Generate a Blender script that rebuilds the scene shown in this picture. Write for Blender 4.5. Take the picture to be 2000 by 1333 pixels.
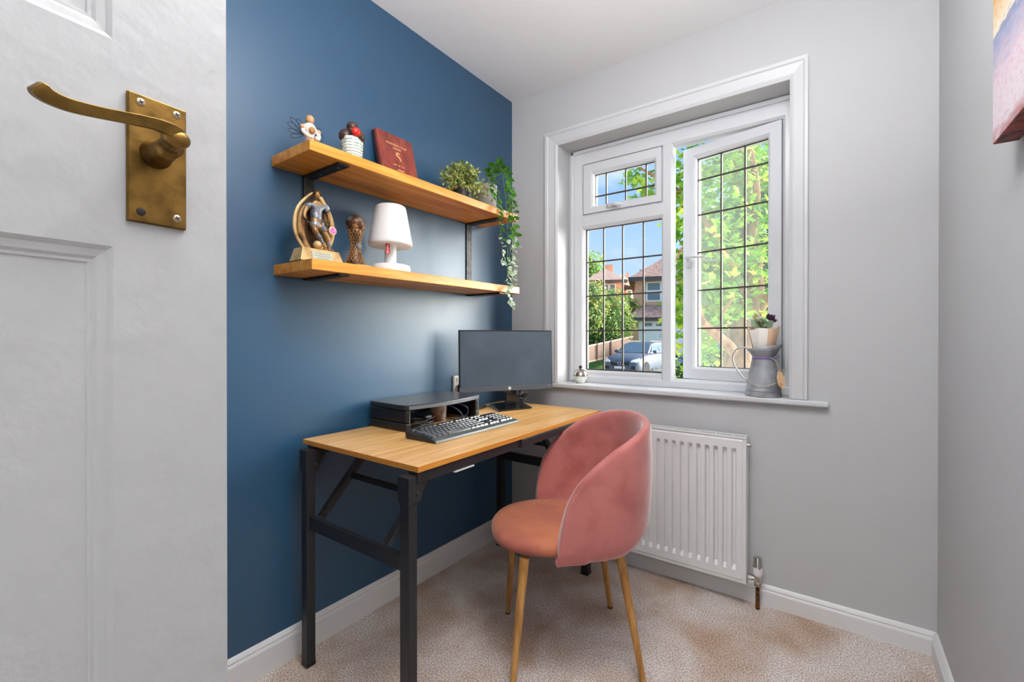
import bpy, bmesh, math, random
from mathutils import Vector, Matrix, Euler
import numpy as np
random.seed(7); RNG = np.random.default_rng(7)
for o in list(bpy.data.objects): bpy.data.objects.remove(o)
S = bpy.context.scene; COL = S.collection
PI = math.pi; R = math.radians

# ------------------------------------------------------------------ camera
FPX = 880.0; YAW = math.atan(632/880.0); PITCH = 0.0035
cam_d = bpy.data.cameras.new('camera'); cam = bpy.data.objects.new('camera', cam_d); COL.objects.link(cam)
cam_d.sensor_fit = 'HORIZONTAL'; cam_d.sensor_width = 36; cam_d.lens = FPX/2000*36
cam_d.shift_y = -0.00229; cam_d.clip_start = 0.02; cam_d.clip_end = 300
cam.location = (0, 0, 1.07); cam.rotation_euler = (PI/2-PITCH, 0, YAW)
S.camera = cam

# ------------------------------------------------------------------ light and exposure
S.view_settings.view_transform = 'Standard'; S.view_settings.look = 'None'
S.view_settings.gamma = 1; S.view_settings.use_curve_mapping = False
S.view_settings.exposure = 0.22
SUN_E, SUN_ANG, SKY_E, CEIL_FILL_E, DOOR_FILL_E, UP_FILL_E = 18.0, 54, 1.1, 11.0, 3.2, 36.0
def sky_world():
    w = bpy.data.worlds.new('sky'); S.world = w; w.use_nodes = True
    nt = w.node_tree; N = nt.nodes; L = nt.links; N.clear()
    out = N.new('ShaderNodeOutputWorld'); bg = N.new('ShaderNodeBackground')
    tc = N.new('ShaderNodeTexCoord'); sx = N.new('ShaderNodeSeparateXYZ')
    L.new(tc.outputs['Generated'], sx.inputs[0])
    ramp = N.new('ShaderNodeValToRGB'); e = ramp.color_ramp.elements
    e[0].position = 0.0; e[0].color = (0.62, 0.78, 0.97, 1)
    e[1].position = 0.45; e[1].color = (0.18, 0.42, 0.92, 1)
    L.new(sx.outputs['Z'], ramp.inputs[0])
    mp = N.new('ShaderNodeMapping'); mp.inputs['Scale'].default_value = (2.2, 2.2, 6)
    L.new(tc.outputs['Generated'], mp.inputs[0])
    nz = N.new('ShaderNodeTexNoise'); nz.inputs['Scale'].default_value = 2.3; nz.inputs['Detail'].default_value = 6
    L.new(mp.outputs[0], nz.inputs['Vector'])
    cr = N.new('ShaderNodeValToRGB'); c = cr.color_ramp.elements
    c[0].position = 0.50; c[0].color = (0, 0, 0, 1); c[1].position = 0.72; c[1].color = (.7, .7, .7, 1)
    L.new(nz.outputs['Fac'], cr.inputs[0])
    mx = N.new('ShaderNodeMix'); mx.data_type = 'RGBA'
    L.new(cr.outputs['Color'], mx.inputs[0]); L.new(ramp.outputs['Color'], mx.inputs[6]); mx.inputs[7].default_value = (.95, .97, 1, 1)
    L.new(mx.outputs[2], bg.inputs['Color']); bg.inputs['Strength'].default_value = SKY_E
    L.new(bg.outputs[0], out.inputs[0])
sky_world()
sd = bpy.data.lights.new('sun', 'SUN'); sd.energy = SUN_E; sd.angle = R(SUN_ANG); sd.color = (1.0, 0.975, 0.94)
sun = bpy.data.objects.new('sun', sd); COL.objects.link(sun); sun.location = (6, 8, 6)
sun.rotation_euler = Vector((-0.715, -0.640, -0.300)).to_track_quat('-Z', 'Y').to_euler()
def area(name, loc, direction, sx, sy, power, col=(1, 1, 1)):
    d = bpy.data.lights.new(name, 'AREA'); d.shape = 'RECTANGLE'; d.size = sx; d.size_y = sy; d.energy = power; d.color = col
    o = bpy.data.objects.new(name, d); COL.objects.link(o); o.location = loc
    o.rotation_euler = Vector(direction).to_track_quat('-Z', 'Y').to_euler(); return o
area('ceiling_fill', (-0.22, 0.80, 2.34), (0, 0, -1), 0.4, 0.4, CEIL_FILL_E, (1, .99, .98))  # unseen fill added under the ceiling to lift floor and walls
area('uplight_fill', (-0.02, 0.28, 1.80), (-.10, .16, .98), 0.35, 0.35, UP_FILL_E, (.97, .985, 1))  # added out-of-view fill aimed upward to brighten the ceiling
area('doorway_fill', (-0.20, -0.75, .95), (.30, 1, -.02), 0.5, 1.3, DOOR_FILL_E, (.97, .985, 1))  # made-up fill beyond the doorway, brightens right wall and low areas

# ------------------------------------------------------------------ helpers
def lin(c):
    return tuple((x/255/12.92 if x/255 <= .04045 else ((x/255+.055)/1.055)**2.4) for x in c)
def mat(name, col, rough=.5, metal=0, spec=.5, bump=None, var=None, sheen=0, trans=0, coat=0):
    """bump=(scale,strength[,detail]); var=(colour2, scale, lo, hi, (stretch))"""
    m = bpy.data.materials.new(name); m.use_nodes = True; nt = m.node_tree; b = nt.nodes['Principled BSDF']
    b.inputs['Base Color'].default_value = (*lin(col), 1); b.inputs['Roughness'].default_value = rough
    b.inputs['Metallic'].default_value = metal; b.inputs['Specular IOR Level'].default_value = spec
    if sheen: b.inputs['Sheen Weight'].default_value = sheen; b.inputs['Sheen Roughness'].default_value = .35
    if coat: b.inputs['Coat Weight'].default_value = coat; b.inputs['Coat Roughness'].default_value = .15
    if trans: b.inputs['Transmission Weight'].default_value = trans
    tc = nt.nodes.new('ShaderNodeTexCoord')
    if var:
        mp = nt.nodes.new('ShaderNodeMapping'); mp.inputs['Scale'].default_value = var[4] if len(var) > 4 else (1, 1, 1)
        nz = nt.nodes.new('ShaderNodeTexNoise'); nz.inputs['Scale'].default_value = var[1]; nz.inputs['Detail'].default_value = 5
        nt.links.new(tc.outputs['Object'], mp.inputs[0]); nt.links.new(mp.outputs[0], nz.inputs['Vector'])
        rp = nt.nodes.new('ShaderNodeValToRGB'); e = rp.color_ramp.elements
        e[0].position = var[2]; e[0].color = (*lin(col), 1); e[1].position = var[3]; e[1].color = (*lin(var[0]), 1)
        nt.links.new(nz.outputs['Fac'], rp.inputs[0]); nt.links.new(rp.outputs[0], b.inputs['Base Color'])
    if bump:
        nz = nt.nodes.new('ShaderNodeTexNoise'); nz.inputs['Scale'].default_value = bump[0]; nz.inputs['Detail'].default_value = bump[2] if len(bump) > 2 else 3
        bp = nt.nodes.new('ShaderNodeBump'); bp.inputs['Strength'].default_value = bump[1]; bp.inputs['Distance'].default_value = .01
        nt.links.new(tc.outputs['Object'], nz.inputs['Vector']); nt.links.new(nz.outputs['Fac'], bp.inputs['Height'])
        nt.links.new(bp.outputs[0], b.inputs['Normal'])
    return m
def wood(name, c1, c2, c3, rough, grain=(14, .55, 14), knots=0, coat=0):
    m = bpy.data.materials.new(name); m.use_nodes = True; nt = m.node_tree; b = nt.nodes['Principled BSDF']
    N = nt.nodes; L = nt.links; tc = N.new('ShaderNodeTexCoord')
    mp = N.new('ShaderNodeMapping'); mp.inputs['Scale'].default_value = grain
    nz = N.new('ShaderNodeTexNoise'); nz.inputs['Scale'].default_value = 3.0; nz.inputs['Detail'].default_value = 7; nz.inputs['Roughness'].default_value = .62; nz.inputs['Distortion'].default_value = .35
    L.new(tc.outputs['Object'], mp.inputs[0]); L.new(mp.outputs[0], nz.inputs['Vector'])
    rp = N.new('ShaderNodeValToRGB'); e = rp.color_ramp.elements
    e[0].position = .34; e[0].color = (*lin(c1), 1); e[1].position = .66; e[1].color = (*lin(c3), 1)
    k = e.new(.5); k.color = (*lin(c2), 1)
    L.new(nz.outputs['Fac'], rp.inputs[0]); last = rp.outputs[0]
    if knots:
        mp2 = N.new('ShaderNodeMapping'); mp2.inputs['Scale'].default_value = (6, 3.2, 6)
        vo = N.new('ShaderNodeTexVoronoi'); vo.inputs['Scale'].default_value = knots
        L.new(tc.outputs['Object'], mp2.inputs[0]); L.new(mp2.outputs[0], vo.inputs['Vector'])
        r2 = N.new('ShaderNodeValToRGB'); r2.color_ramp.elements[0].position = .05; r2.color_ramp.elements[1].position = .13
        r2.color_ramp.elements[0].color = (.8, .8, .8, 1); r2.color_ramp.elements[1].color = (0, 0, 0, 1)
        L.new(vo.outputs['Distance'], r2.inputs[0])
        mx = N.new('ShaderNodeMix'); mx.data_type = 'RGBA'; L.new(r2.outputs[0], mx.inputs[0]); L.new(last, mx.inputs[6]); mx.inputs[7].default_value = (*lin((96, 52, 16)), 1)
        last = mx.outputs[2]
    L.new(last, b.inputs['Base Color']); b.inputs['Roughness'].default_value = rough
    if coat: b.inputs['Coat Weight'].default_value = coat; b.inputs['Coat Roughness'].default_value = .2
    bp = N.new('ShaderNodeBump'); bp.inputs['Strength'].default_value = .12; bp.inputs['Distance'].default_value = .004
    L.new(nz.outputs['Fac'], bp.inputs['Height']); L.new(bp.outputs[0], b.inputs['Normal'])
    return m
def glass_mat(name, tint=(.97, .985, .975), rough=0.0, gain=1.0, haze=0.0):
    m = bpy.data.materials.new(name); m.use_nodes = True; nt = m.node_tree; N = nt.nodes; L = nt.links; N.clear()
    out = N.new('ShaderNodeOutputMaterial'); tr = N.new('ShaderNodeBsdfTransparent'); tr.inputs[0].default_value = (*tint, 1)
    gl = N.new('ShaderNodeBsdfGlossy'); gl.inputs['Roughness'].default_value = rough
    lw = N.new('ShaderNodeLayerWeight'); lw.inputs['Blend'].default_value = .5
    pw = N.new('ShaderNodeMath'); pw.operation = 'POWER'; pw.inputs[1].default_value = 5; L.new(lw.outputs['Facing'], pw.inputs[0])
    ml = N.new('ShaderNodeMath'); ml.operation = 'MULTIPLY_ADD'; ml.inputs[1].default_value = .9; ml.inputs[2].default_value = .035*gain; L.new(pw.outputs[0], ml.inputs[0])
    mx = N.new('ShaderNodeMixShader'); L.new(ml.outputs[0], mx.inputs[0]); L.new(tr.outputs[0], mx.inputs[1]); L.new(gl.outputs[0], mx.inputs[2])
    last = mx
    if haze:
        df = N.new('ShaderNodeBsdfTranslucent'); df.inputs[0].default_value = (.8, .9, .82, 1)
        m2 = N.new('ShaderNodeMixShader'); m2.inputs[0].default_value = haze; L.new(mx.outputs[0], m2.inputs[1]); L.new(df.outputs[0], m2.inputs[2]); last = m2
    L.new(last.outputs[0], out.inputs[0]); return m

class MB:
    def __init__(s): s.v = []; s.f = []; s.xf = Matrix.Identity(4)
    def add(s, vs, fs):
        n = len(s.v); s.v += [tuple(s.xf @ Vector(p)) for p in vs]; s.f += [tuple(i+n for i in f) for f in fs]; return s
    def box(s, x0, x1, y0, y1, z0, z1):
        return s.add([(x0, y0, z0), (x1, y0, z0), (x1, y1, z0), (x0, y1, z0), (x0, y0, z1), (x1, y0, z1), (x1, y1, z1), (x0, y1, z1)],
                     [(3, 2, 1, 0), (4, 5, 6, 7), (0, 1, 5, 4), (1, 2, 6, 5), (2, 3, 7, 6), (3, 0, 4, 7)])
    def prism(s, poly, z0, z1, axis='z'):
        """extrude polygon; axis z: (x,y); axis y: (x,z); axis x: (y,z)"""
        n = len(poly)
        def P(p, t): return {'z': (p[0], p[1], t), 'y': (p[0], t, p[1]), 'x': (t, p[0], p[1])}[axis]
        return s.add([P(p, z0) for p in poly]+[P(p, z1) for p in poly],
                     [tuple(range(n))[::-1], tuple(range(n, 2*n))]+[(i, (i+1) % n, n+(i+1) % n, n+i) for i in range(n)])
    def lathe(s, prof, seg=24, c=(0, 0, 0)):
        vs = []; fs = []; m = len(prof)
        for k in range(seg):
            a = 2*PI*k/seg
            vs += [(c[0]+r*math.cos(a), c[1]+r*math.sin(a), c[2]+z) for r, z in prof]
        for k in range(seg):
            for j in range(m-1):
                a = k*m+j; b = ((k+1) % seg)*m+j; fs.append((a, b, b+1, a+1))
        if prof[0][0] > 1e-6: fs.append(tuple(k*m for k in range(seg))[::-1])
        if prof[-1][0] > 1e-6: fs.append(tuple(k*m+m-1 for k in range(seg)))
        return s.add(vs, fs)
    def tube(s, pts, r, seg=8, closed=False, flat=1.0, up=None):
        pts = [Vector(p) for p in pts]; n = len(pts); rr = r if isinstance(r, (list, tuple)) else [r]*n
        vs = []; fs = []; prev = None
        for i, p in enumerate(pts):
            if closed: t = (pts[(i+1) % n]-pts[i-1]).normalized()
            else: t = (pts[min(i+1, n-1)]-pts[max(i-1, 0)]).normalized()
            ref = Vector(up) if up else (prev if prev is not None else (Vector((0, 0, 1)) if abs(t.z) < .9 else Vector((1, 0, 0))))
            a = (ref-t*ref.dot(t))
            if a.length < 1e-5: a = t.orthogonal()
            a.normalize(); b = t.cross(a); prev = a
            for k in range(seg):
                an = 2*PI*(k+.5)/seg; vs.append(p+a*math.cos(an)*rr[i]+b*math.sin(an)*rr[i]*flat)
        for i in range(n if closed else n-1):
            for k in range(seg):
                j = (i+1) % n; fs.append((i*seg+k, i*seg+(k+1) % seg, j*seg+(k+1) % seg, j*seg+k))
        if not closed: fs += [tuple(range(seg))[::-1], tuple(range((n-1)*seg, n*seg))]
        return s.add(vs, fs)
    def bar(s, p, q, w, h, up=(0, 0, 1)):
        p = Vector(p); q = Vector(q); t = (q-p).normalized(); u = Vector(up); u = (u-t*u.dot(t)).normalized(); b = t.cross(u)
        vs = [P+b*sx*w/2+u*sz*h/2 for P in (p, q) for sx, sz in ((-1, -1), (1, -1), (1, 1), (-1, 1))]
        return s.add(vs, [(0, 1, 2, 3)[::-1], (4, 5, 6, 7), (0, 1, 5, 4), (1, 2, 6, 5), (2, 3, 7, 6), (3, 0, 4, 7)])
    def ball(s, c, r, seg=16, rings=10, sc=(1, 1, 1)):
        vs = [(c[0], c[1], c[2]-r*sc[2])]; fs = []
        for j in range(1, rings):
            ph = -PI/2+PI*j/rings
            for k in range(seg):
                a = 2*PI*k/seg; vs.append((c[0]+r*sc[0]*math.cos(ph)*math.cos(a), c[1]+r*sc[1]*math.cos(ph)*math.sin(a), c[2]+r*sc[2]*math.sin(ph)))
        vs.append((c[0], c[1], c[2]+r*sc[2])); top = len(vs)-1
        for k in range(seg):
            fs.append((0, 1+(k+1) % seg, 1+k)); fs.append((top, 1+(rings-2)*seg+k, 1+(rings-2)*seg+(k+1) % seg))
            for j in range(rings-2):
                a = 1+j*seg+k; b = 1+j*seg+(k+1) % seg; fs.append((a, b, b+seg, a+seg))
        return s.add(vs, fs)
    def build(s, name, m, parent=None, smooth=False, bevel=0, seg=2, sub=0):
        me = bpy.data.meshes.new(name); off = Vector((0, 0, 0))
        vs = s.v
        if parent is not None:
            inv = wm(parent).inverted(); vs = [tuple(inv @ Vector(p)) for p in s.v]
        me.from_pydata(vs, [], s.f); me.validate(); me.update()
        bm = bmesh.new(); bm.from_mesh(me); bmesh.ops.recalc_face_normals(bm, faces=bm.faces); bm.to_mesh(me); bm.free()
        if smooth:
            for p in me.polygons: p.use_smooth = True
        if m is not None: me.materials.append(m)
        o = bpy.data.objects.new(name, me); COL.objects.link(o)
        if parent is not None: o.parent = parent
        if bevel:
            b = o.modifiers.new('bevel', 'BEVEL'); b.width = bevel; b.segments = seg; b.limit_method = 'ANGLE'; b.angle_limit = R(40); b.harden_normals = False
        if sub:
            b = o.modifiers.new('sub', 'SUBSURF'); b.levels = sub; b.render_levels = sub
        if smooth == 'auto':
            me.set_sharp_from_angle(angle=R(40))
        return o
def wm(o):
    m = Matrix.LocRotScale(o.location, o.rotation_euler.to_quaternion(), o.scale)
    return wm(o.parent) @ m if o.parent else m
def thing(name, label, cat, loc=(0, 0, 0), group=None, rz=0):
    o = bpy.data.objects.new(name, None); COL.objects.link(o); o.location = loc; o.rotation_euler = (0, 0, rz); o.empty_display_size = .05
    return tag(o, label, cat, group)
def tag(o, label=None, cat=None, group=None, kind=None):
    if label: o['label'] = label
    if cat: o['category'] = cat
    if group: o['group'] = group
    if kind: o['kind'] = kind
    return o
def lab(o, l): o['label'] = l; return o
def struct(o, label=None):
    o['kind'] = 'structure'; o['label'] = label if label else o.name.replace('_', ' '); return o
def rootify(o, loc):
    """move origin of a world-space mesh to loc"""
    o.data.transform(Matrix.Translation(-Vector(loc))); o.location = loc; return o
def inst(src, name, parent, loc=None, rot=None, scale=None, matl=None):
    o = bpy.data.objects.new(name, src if not hasattr(src, 'data') else src.data); COL.objects.link(o); o.parent = parent
    if matl is not None: o.location, q, sc = matl.decompose(); o.rotation_euler = q.to_euler(); o.scale = sc
    if loc is not None: o.location = loc
    if rot is not None: o.rotation_euler = rot
    if scale is not None: o.scale = scale
    return o
def spline(pts, n=8, closed=False):
    P = [Vector(p) for p in pts]; out = []; m = len(P)
    rng = range(m) if closed else range(m-1)
    for i in rng:
        if closed: a, b, c, d = P[i-1], P[i], P[(i+1) % m], P[(i+2) % m]
        else: a, b, c, d = P[max(i-1, 0)], P[i], P[i+1], P[min(i+2, m-1)]
        for k in range(n):
            t = k/n; out.append(.5*((2*b)+(c-a)*t+(2*a-5*b+4*c-d)*t*t+(3*b-a-3*c+d)*t**3))
    if not closed: out.append(P[-1])
    return out
def interp(x, tab):
    for (a, b), (c, d) in zip(tab, tab[1:]):
        if x <= c: return b+(d-b)*max(0, (x-a))/(c-a)
    return tab[-1][1]
def text(s, size, mat_, name, parent, M4, extrude=.0002, align='CENTER'):
    cu = bpy.data.curves.new('t', 'FONT'); cu.body = s; cu.size = size; cu.extrude = extrude; cu.align_x = align; cu.align_y = 'CENTER'; cu.resolution_u = 2
    to = bpy.data.objects.new('t', cu); me = bpy.data.meshes.new_from_object(to); bpy.data.objects.remove(to)
    me.materials.clear(); me.materials.append(mat_); me.transform(wm(parent).inverted() @ M4)
    o = bpy.data.objects.new(name, me); COL.objects.link(o); o.parent = parent; return o
def frameM(origin, xdir, ydir):
    x = Vector(xdir).normalized(); y = Vector(ydir); y = (y-x*y.dot(x)).normalized(); z = x.cross(y)
    m = Matrix((x, y, z)).transposed().to_4x4(); m.translation = Vector(origin); return m

# ------------------------------------------------------------------ materials
white_wall = mat('white_emulsion', (191, 191, 192), .75, bump=(60, .06))
ceil_m = mat('ceiling_paint', (243, 243, 244), .85, bump=(40, .05))
white_gloss = mat('white_gloss_paint', (226, 226, 226), .35, bump=(25, .05))
archi = mat('architrave_paint', (206, 207, 209), .35, bump=(25, .05))
upvc = mat('white_plastic_frame', (214, 216, 220), .28)
door_paint = mat('door_paint', (183, 183, 183), .42, bump=(35, .16, 5))
black_metal = mat('black_powder_coat', (33, 33, 37), .42, bump=(300, .05))
lead_m = mat('lead_strip', (72, 64, 58), .5, metal=.3)
brass = mat('aged_brass', (138, 106, 54), .38, metal=1, var=((78, 60, 34), 45, .42, .75), bump=(120, .05))
screw_m = mat('screw_steel', (190, 175, 150), .35, metal=1)
dark_slot = mat('dark_slot', (35, 25, 18), .7)
black_plastic = mat('black_plastic', (16, 16, 18), .38)
black_gloss = mat('black_gloss', (8, 9, 12), .08, coat=.6)
steel_dark = mat('raw_dark_steel', (78, 76, 74), .45, metal=.8, var=((45, 45, 48), 30, .4, .7))
chrome = mat('chrome', (200, 198, 194), .2, metal=1)
copper = mat('tarnished_copper', (120, 78, 38), .5, metal=.6, var=((58, 40, 24), 60, .45, .6))
clear_glass = glass_mat('window_glass')
case_glass = glass_mat('casement_glass', (.94, .965, .94), gain=1.5, haze=.04)  # faint green haze puts the panes' reflection into the glass colour

def blue_paint():
    m = mat('blue_eggshell', (28, 74, 106), .42, spec=.8, bump=(14, .05, 4)); b = m.node_tree.nodes['Principled BSDF']; b.inputs['Coat Weight'].default_value = .2; b.inputs['Coat Roughness'].default_value = .4; return m
blue = blue_paint()
def carpet_mat():
    m = bpy.data.materials.new('carpet'); m.use_nodes = True; nt = m.node_tree; N = nt.nodes; L = nt.links; b = N['Principled BSDF']
    tc = N.new('ShaderNodeTexCoord')
    n1 = N.new('ShaderNodeTexNoise'); n1.inputs['Scale'].default_value = 4.2; n1.inputs['Detail'].default_value = 6; n1.inputs['Distortion'].default_value = .4
    n2 = N.new('ShaderNodeTexNoise'); n2.inputs['Scale'].default_value = 210; n2.inputs['Detail'].default_value = 3
    for n in (n1, n2): L.new(tc.outputs['Object'], n.inputs['Vector'])
    r1 = N.new('ShaderNodeValToRGB'); e = r1.color_ramp.elements; e[0].position = .34; e[0].color = (*lin((198, 170, 148)), 1); e[1].position = .62; e[1].color = (*lin((236, 226, 220)), 1)
    L.new(n1.outputs['Fac'], r1.inputs[0])
    r2 = N.new('ShaderNodeValToRGB'); e = r2.color_ramp.elements; e[0].position = .35; e[0].position = .4; e[0].color = (.50, .46, .43, 1); e[1].position = .6; e[1].color = (1.12, 1.12, 1.12, 1)
    L.new(n2.outputs['Fac'], r2.inputs[0])
    mx = N.new('ShaderNodeMix'); mx.data_type = 'RGBA'; mx.blend_type = 'MULTIPLY'; mx.inputs[0].default_value = 1
    L.new(r1.outputs[0], mx.inputs[6]); L.new(r2.outputs[0], mx.inputs[7]); L.new(mx.outputs[2], b.inputs['Base Color'])
    b.inputs['Roughness'].default_value = .95; b.inputs['Specular IOR Level'].default_value = .1; b.inputs['Sheen Weight'].default_value = .25
    bp = N.new('ShaderNodeBump'); bp.inputs['Strength'].default_value = .7; bp.inputs['Distance'].default_value = .006
    L.new(n2.outputs['Fac'], bp.inputs['Height']); L.new(bp.outputs[0], b.inputs['Normal'])
    return m
carpet = carpet_mat()

# ------------------------------------------------------------------ room shell
XW, XR, YW, YN, HC = -1.476, 0.279, 2.055, -0.58, 2.386
OX0, OX1, OZ0, OZ1 = -1.178, -0.146, 0.81, 2.070      # window opening
struct(MB().box(XW-.12, XW, YN-.1, YW+.28, -.02, HC+.02).build('wall_left', blue), 'blue painted wall carrying the two wooden shelves')
b = MB()
b.box(XW, OX0, YW, YW+.28, -.02, HC+.02); b.box(OX1, XR+.12, YW, YW+.28, -.02, HC+.02)
b.box(OX0, OX1, YW, YW+.28, -.02, OZ0); b.box(OX0, OX1, YW, YW+.28, OZ1, HC+.02)
struct(b.build('wall_back', white_wall), 'white wall around the leaded window')
struct(MB().box(XR, XR+.12, YN-.1, YW, -.02, HC+.02).build('wall_right', white_wall), 'white wall carrying the canvas picture')
b = MB(); b.box(XW, -.50, YN-.1, YN, -.02, HC+.02); b.box(-.50, XR, YN-.1, YN, 2.02, HC+.02)
struct(b.build('wall_front', white_wall), 'white wall with the doorway')
fl = MB().box(XW-.12, XR+.12, YN-.1, YW+.05, -.05, 0).build('floor', carpet); struct(fl, 'beige fitted carpet with darker worn patches')
struct(MB().box(XW-.12, XR+.12, YN-.1, YW+.28, HC, HC+.1).build('ceiling', ceil_m), 'white ceiling')
# small landing outside the doorway
b = MB(); b.box(-.9, XR+.5, -1.9, YN-.1, -.05, 0); struct(b.build('floor_landing', carpet), 'landing carpet')
b = MB(); b.box(-1.0, XR+.6, -2.0, -1.9, -.02, HC+.02); b.box(-1.0, -.9, -1.9, YN-.1, -.02, HC); b.box(XR+.5, XR+.6, -1.9, YN-.1, -.02, HC); b.box(-1.0, XR+.6, -2.0, YN-.1, HC, HC+.1)
struct(b.build('wall_landing', white_wall), 'white landing walls')
# cove between ceiling and back wall: soft rounded junction
pr = [(YW, HC), (YW-.06, HC)] + [(YW-.06*math.cos(t)*1.0+0.0, HC-.06+.06*math.cos(PI/2-t)) for t in []]
# skirting
def skirting(name, p0, p1, nrm, h, t):
    p0 = Vector((*p0, 0)); p1 = Vector((*p1, 0)); n = Vector((*nrm, 0)); d = p1-p0
    prof = [(0, 0), (t, 0), (t, h-.026), (t-.002, h-.02), (t-.004, h-.018), (t-.003, h-.012), (t-.008, h-.003), (t-.011, h), (0, h)]
    b = MB(); m = len(prof)
    b.add([p+n*a+Vector((0, 0, z)) for p in (p0, p1) for a, z in prof], [tuple(range(m)), tuple(range(m, 2*m))]+[(i, (i+1) % m, m+(i+1) % m, m+i) for i in range(m)])
    return struct(b.build(name, white_gloss), 'white moulded skirting board')
lab(skirting('baseboard_left', (XW, YN), (XW, YW), (1, 0), .104, .014), 'white skirting along the blue wall')
lab(skirting('baseboard_back', (XW, YW), (XR, YW), (0, -1), .08, .016), 'white skirting under the window and radiator')
lab(skirting('baseboard_right', (XR, YW), (XR, YN), (-1, 0), .08, .016), 'white skirting along the right wall')

# ------------------------------------------------------------------ window trim (architrave) and sill
b = MB()
prof = [(0, 0), (0, .006), (.012, .012), (.018, .010), (.030, .012), (.052, .016), (.058, .021), (.070, .022), (.070, .0), ]  # (distance outward, proud)
def arch_piece(path, name):
    b = MB(); m = len(prof); vs = []
    for (x, z, dx, dz) in path:
        vs += [(x+dx*a, YW-t, z+dz*a) for a, t in prof]
    fs = []
    for k in range(len(path)-1): fs += [(k*m+i, k*m+(i+1) % m, (k+1)*m+(i+1) % m, (k+1)*m+i) for i in range(m)]
    fs += [tuple(range(m)), tuple(range((len(path)-1)*m, len(path)*m))]
    return b.add(vs, fs).build(name, archi)
t1 = struct(arch_piece([(OX0, .832, -1, 0), (OX0, OZ1, -1, 1), (OX1, OZ1, .85, 1), (OX1, .832, .85, 0)], 'trim_1'), 'white moulded architrave round the window')
struct(MB().box(OX0-.13, OX1+.125, YW-.028, YW, .808, .83).box(OX0, OX1, YW, YW+.14, .808, .83).build('trim_2', archi, bevel=.006, seg=3), 'white window sill board')

# ------------------------------------------------------------------ window_1
win = bpy.data.objects.new('window_1', None); COL.objects.link(win); win.location = (-.66, 2.2, .83); struct(win, 'white leaded window, right casement ajar')
YF = 2.178; YB = 2.24
def frame_rect(b, x0, x1, z0, z1, w, y0, y1, wl=None, wr=None, wt=None, wb=None):
    wl = wl or w; wr = wr or w; wt = wt or w; wb = wb or w
    # chamfered section members, mitred
    c = .010
    O = [(x0, z0), (x1, z0), (x1, z1), (x0, z1)]; I = [(x0+wl, z0+wb), (x1-wr, z0+wb), (x1-wr, z1-wt), (x0+wl, z1-wt)]
    I2 = [(x0+wl-c, z0+wb-c), (x1-wr+c, z0+wb-c), (x1-wr+c, z1-wt+c), (x0+wl-c, z1-wt+c)]
    vs = [(x, y0, z) for x, z in O]+[(x, y0, z) for x, z in I2]+[(x, y0+c, z) for x, z in I]+[(x, y1, z) for x, z in I]+[(x, y1, z) for x, z in O]
    fs = []
    for k in range(4):
        j = (k+1) % 4
        for r0 in range(4): fs.append((r0*4+k, r0*4+j, (r0+1)*4+j, (r0+1)*4+k))
        fs.append((16+k, 16+j, j, k))
    b.add(vs, fs)
b = MB(); frame_rect(b, OX0, OX1, .83, OZ1, .03, YF, YB, wl=.083, wr=.034, wt=.088, wb=.04)
ow = b.build('outer_frame', upvc, win)
# fill members
b = MB(); b.box(OX0+.012, OX0+.03, YF-.012, YF+.01, .835, OZ1-.005).box(OX0+.012, OX1, YF-.012, YF+.01, OZ1-.022, OZ1-.005)
b.build('frame_bead', upvc, win, bevel=.003)
b = MB(); b.prism([(-.681, YF+.008), (-.672, YF-.002), (-.636, YF-.002), (-.628, YF+.008), (-.628, YB-.01), (-.681, YB-.01)], .862, 1.99); b.build('mullion', upvc, win)
b = MB(); b.prism([(YF+.008, 1.648), (YF-.002, 1.66), (YF-.002, 1.712), (YF+.008, 1.724), (YB, 1.724), (YB, 1.648)], -1.10, -.672, 'x'); b.build('transom', upvc, win)
b = MB(); b.box(OX0+.03, OX1, YF-.004, YF+.02, .83, .862); b.build('bottom_rail', upvc, win, bevel=.003)
# fixed light bead
b = MB(); frame_rect(b, -1.098, -.676, .868, 1.652, .02, YF+.012, YB-.01, wl=.007, wr=.006, wt=.006, wb=.026); b.build('glazing_bead', upvc, win)
def leaded(parent, xs, zs, y, gm, M4=None, label=None):
    """panes between lead strips, each a thin glass piece; strips as bars"""
    for i in range(len(xs)-1):
        for j in range(len(zs)-1):
            b = MB();
            if M4 is not None: b.xf = M4
            b.box(xs[i], xs[i+1], y-.0015, y+.0015, zs[j], zs[j+1]); b.build('pane', gm, parent)
    w = .0035
    for x in xs:
        b = MB()
        if M4 is not None: b.xf = M4
        b.box(x-w, x+w, y-.005, y+.005, zs[0], zs[-1]); b.build('lead_strip', lead_m, parent, bevel=.0015)
    for z in zs:
        b = MB()
        if M4 is not None: b.xf = M4
        b.box(xs[0], xs[-1], y-.0045, y+.0045, z-w, z+w); b.build('lead_strip', lead_m, parent, bevel=.0015)
leaded(win, [-1.088, -.990, -.886, -.778, -.680], [.897, 1.104, 1.289, 1.470, 1.646], YF+.03, clear_glass)
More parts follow.
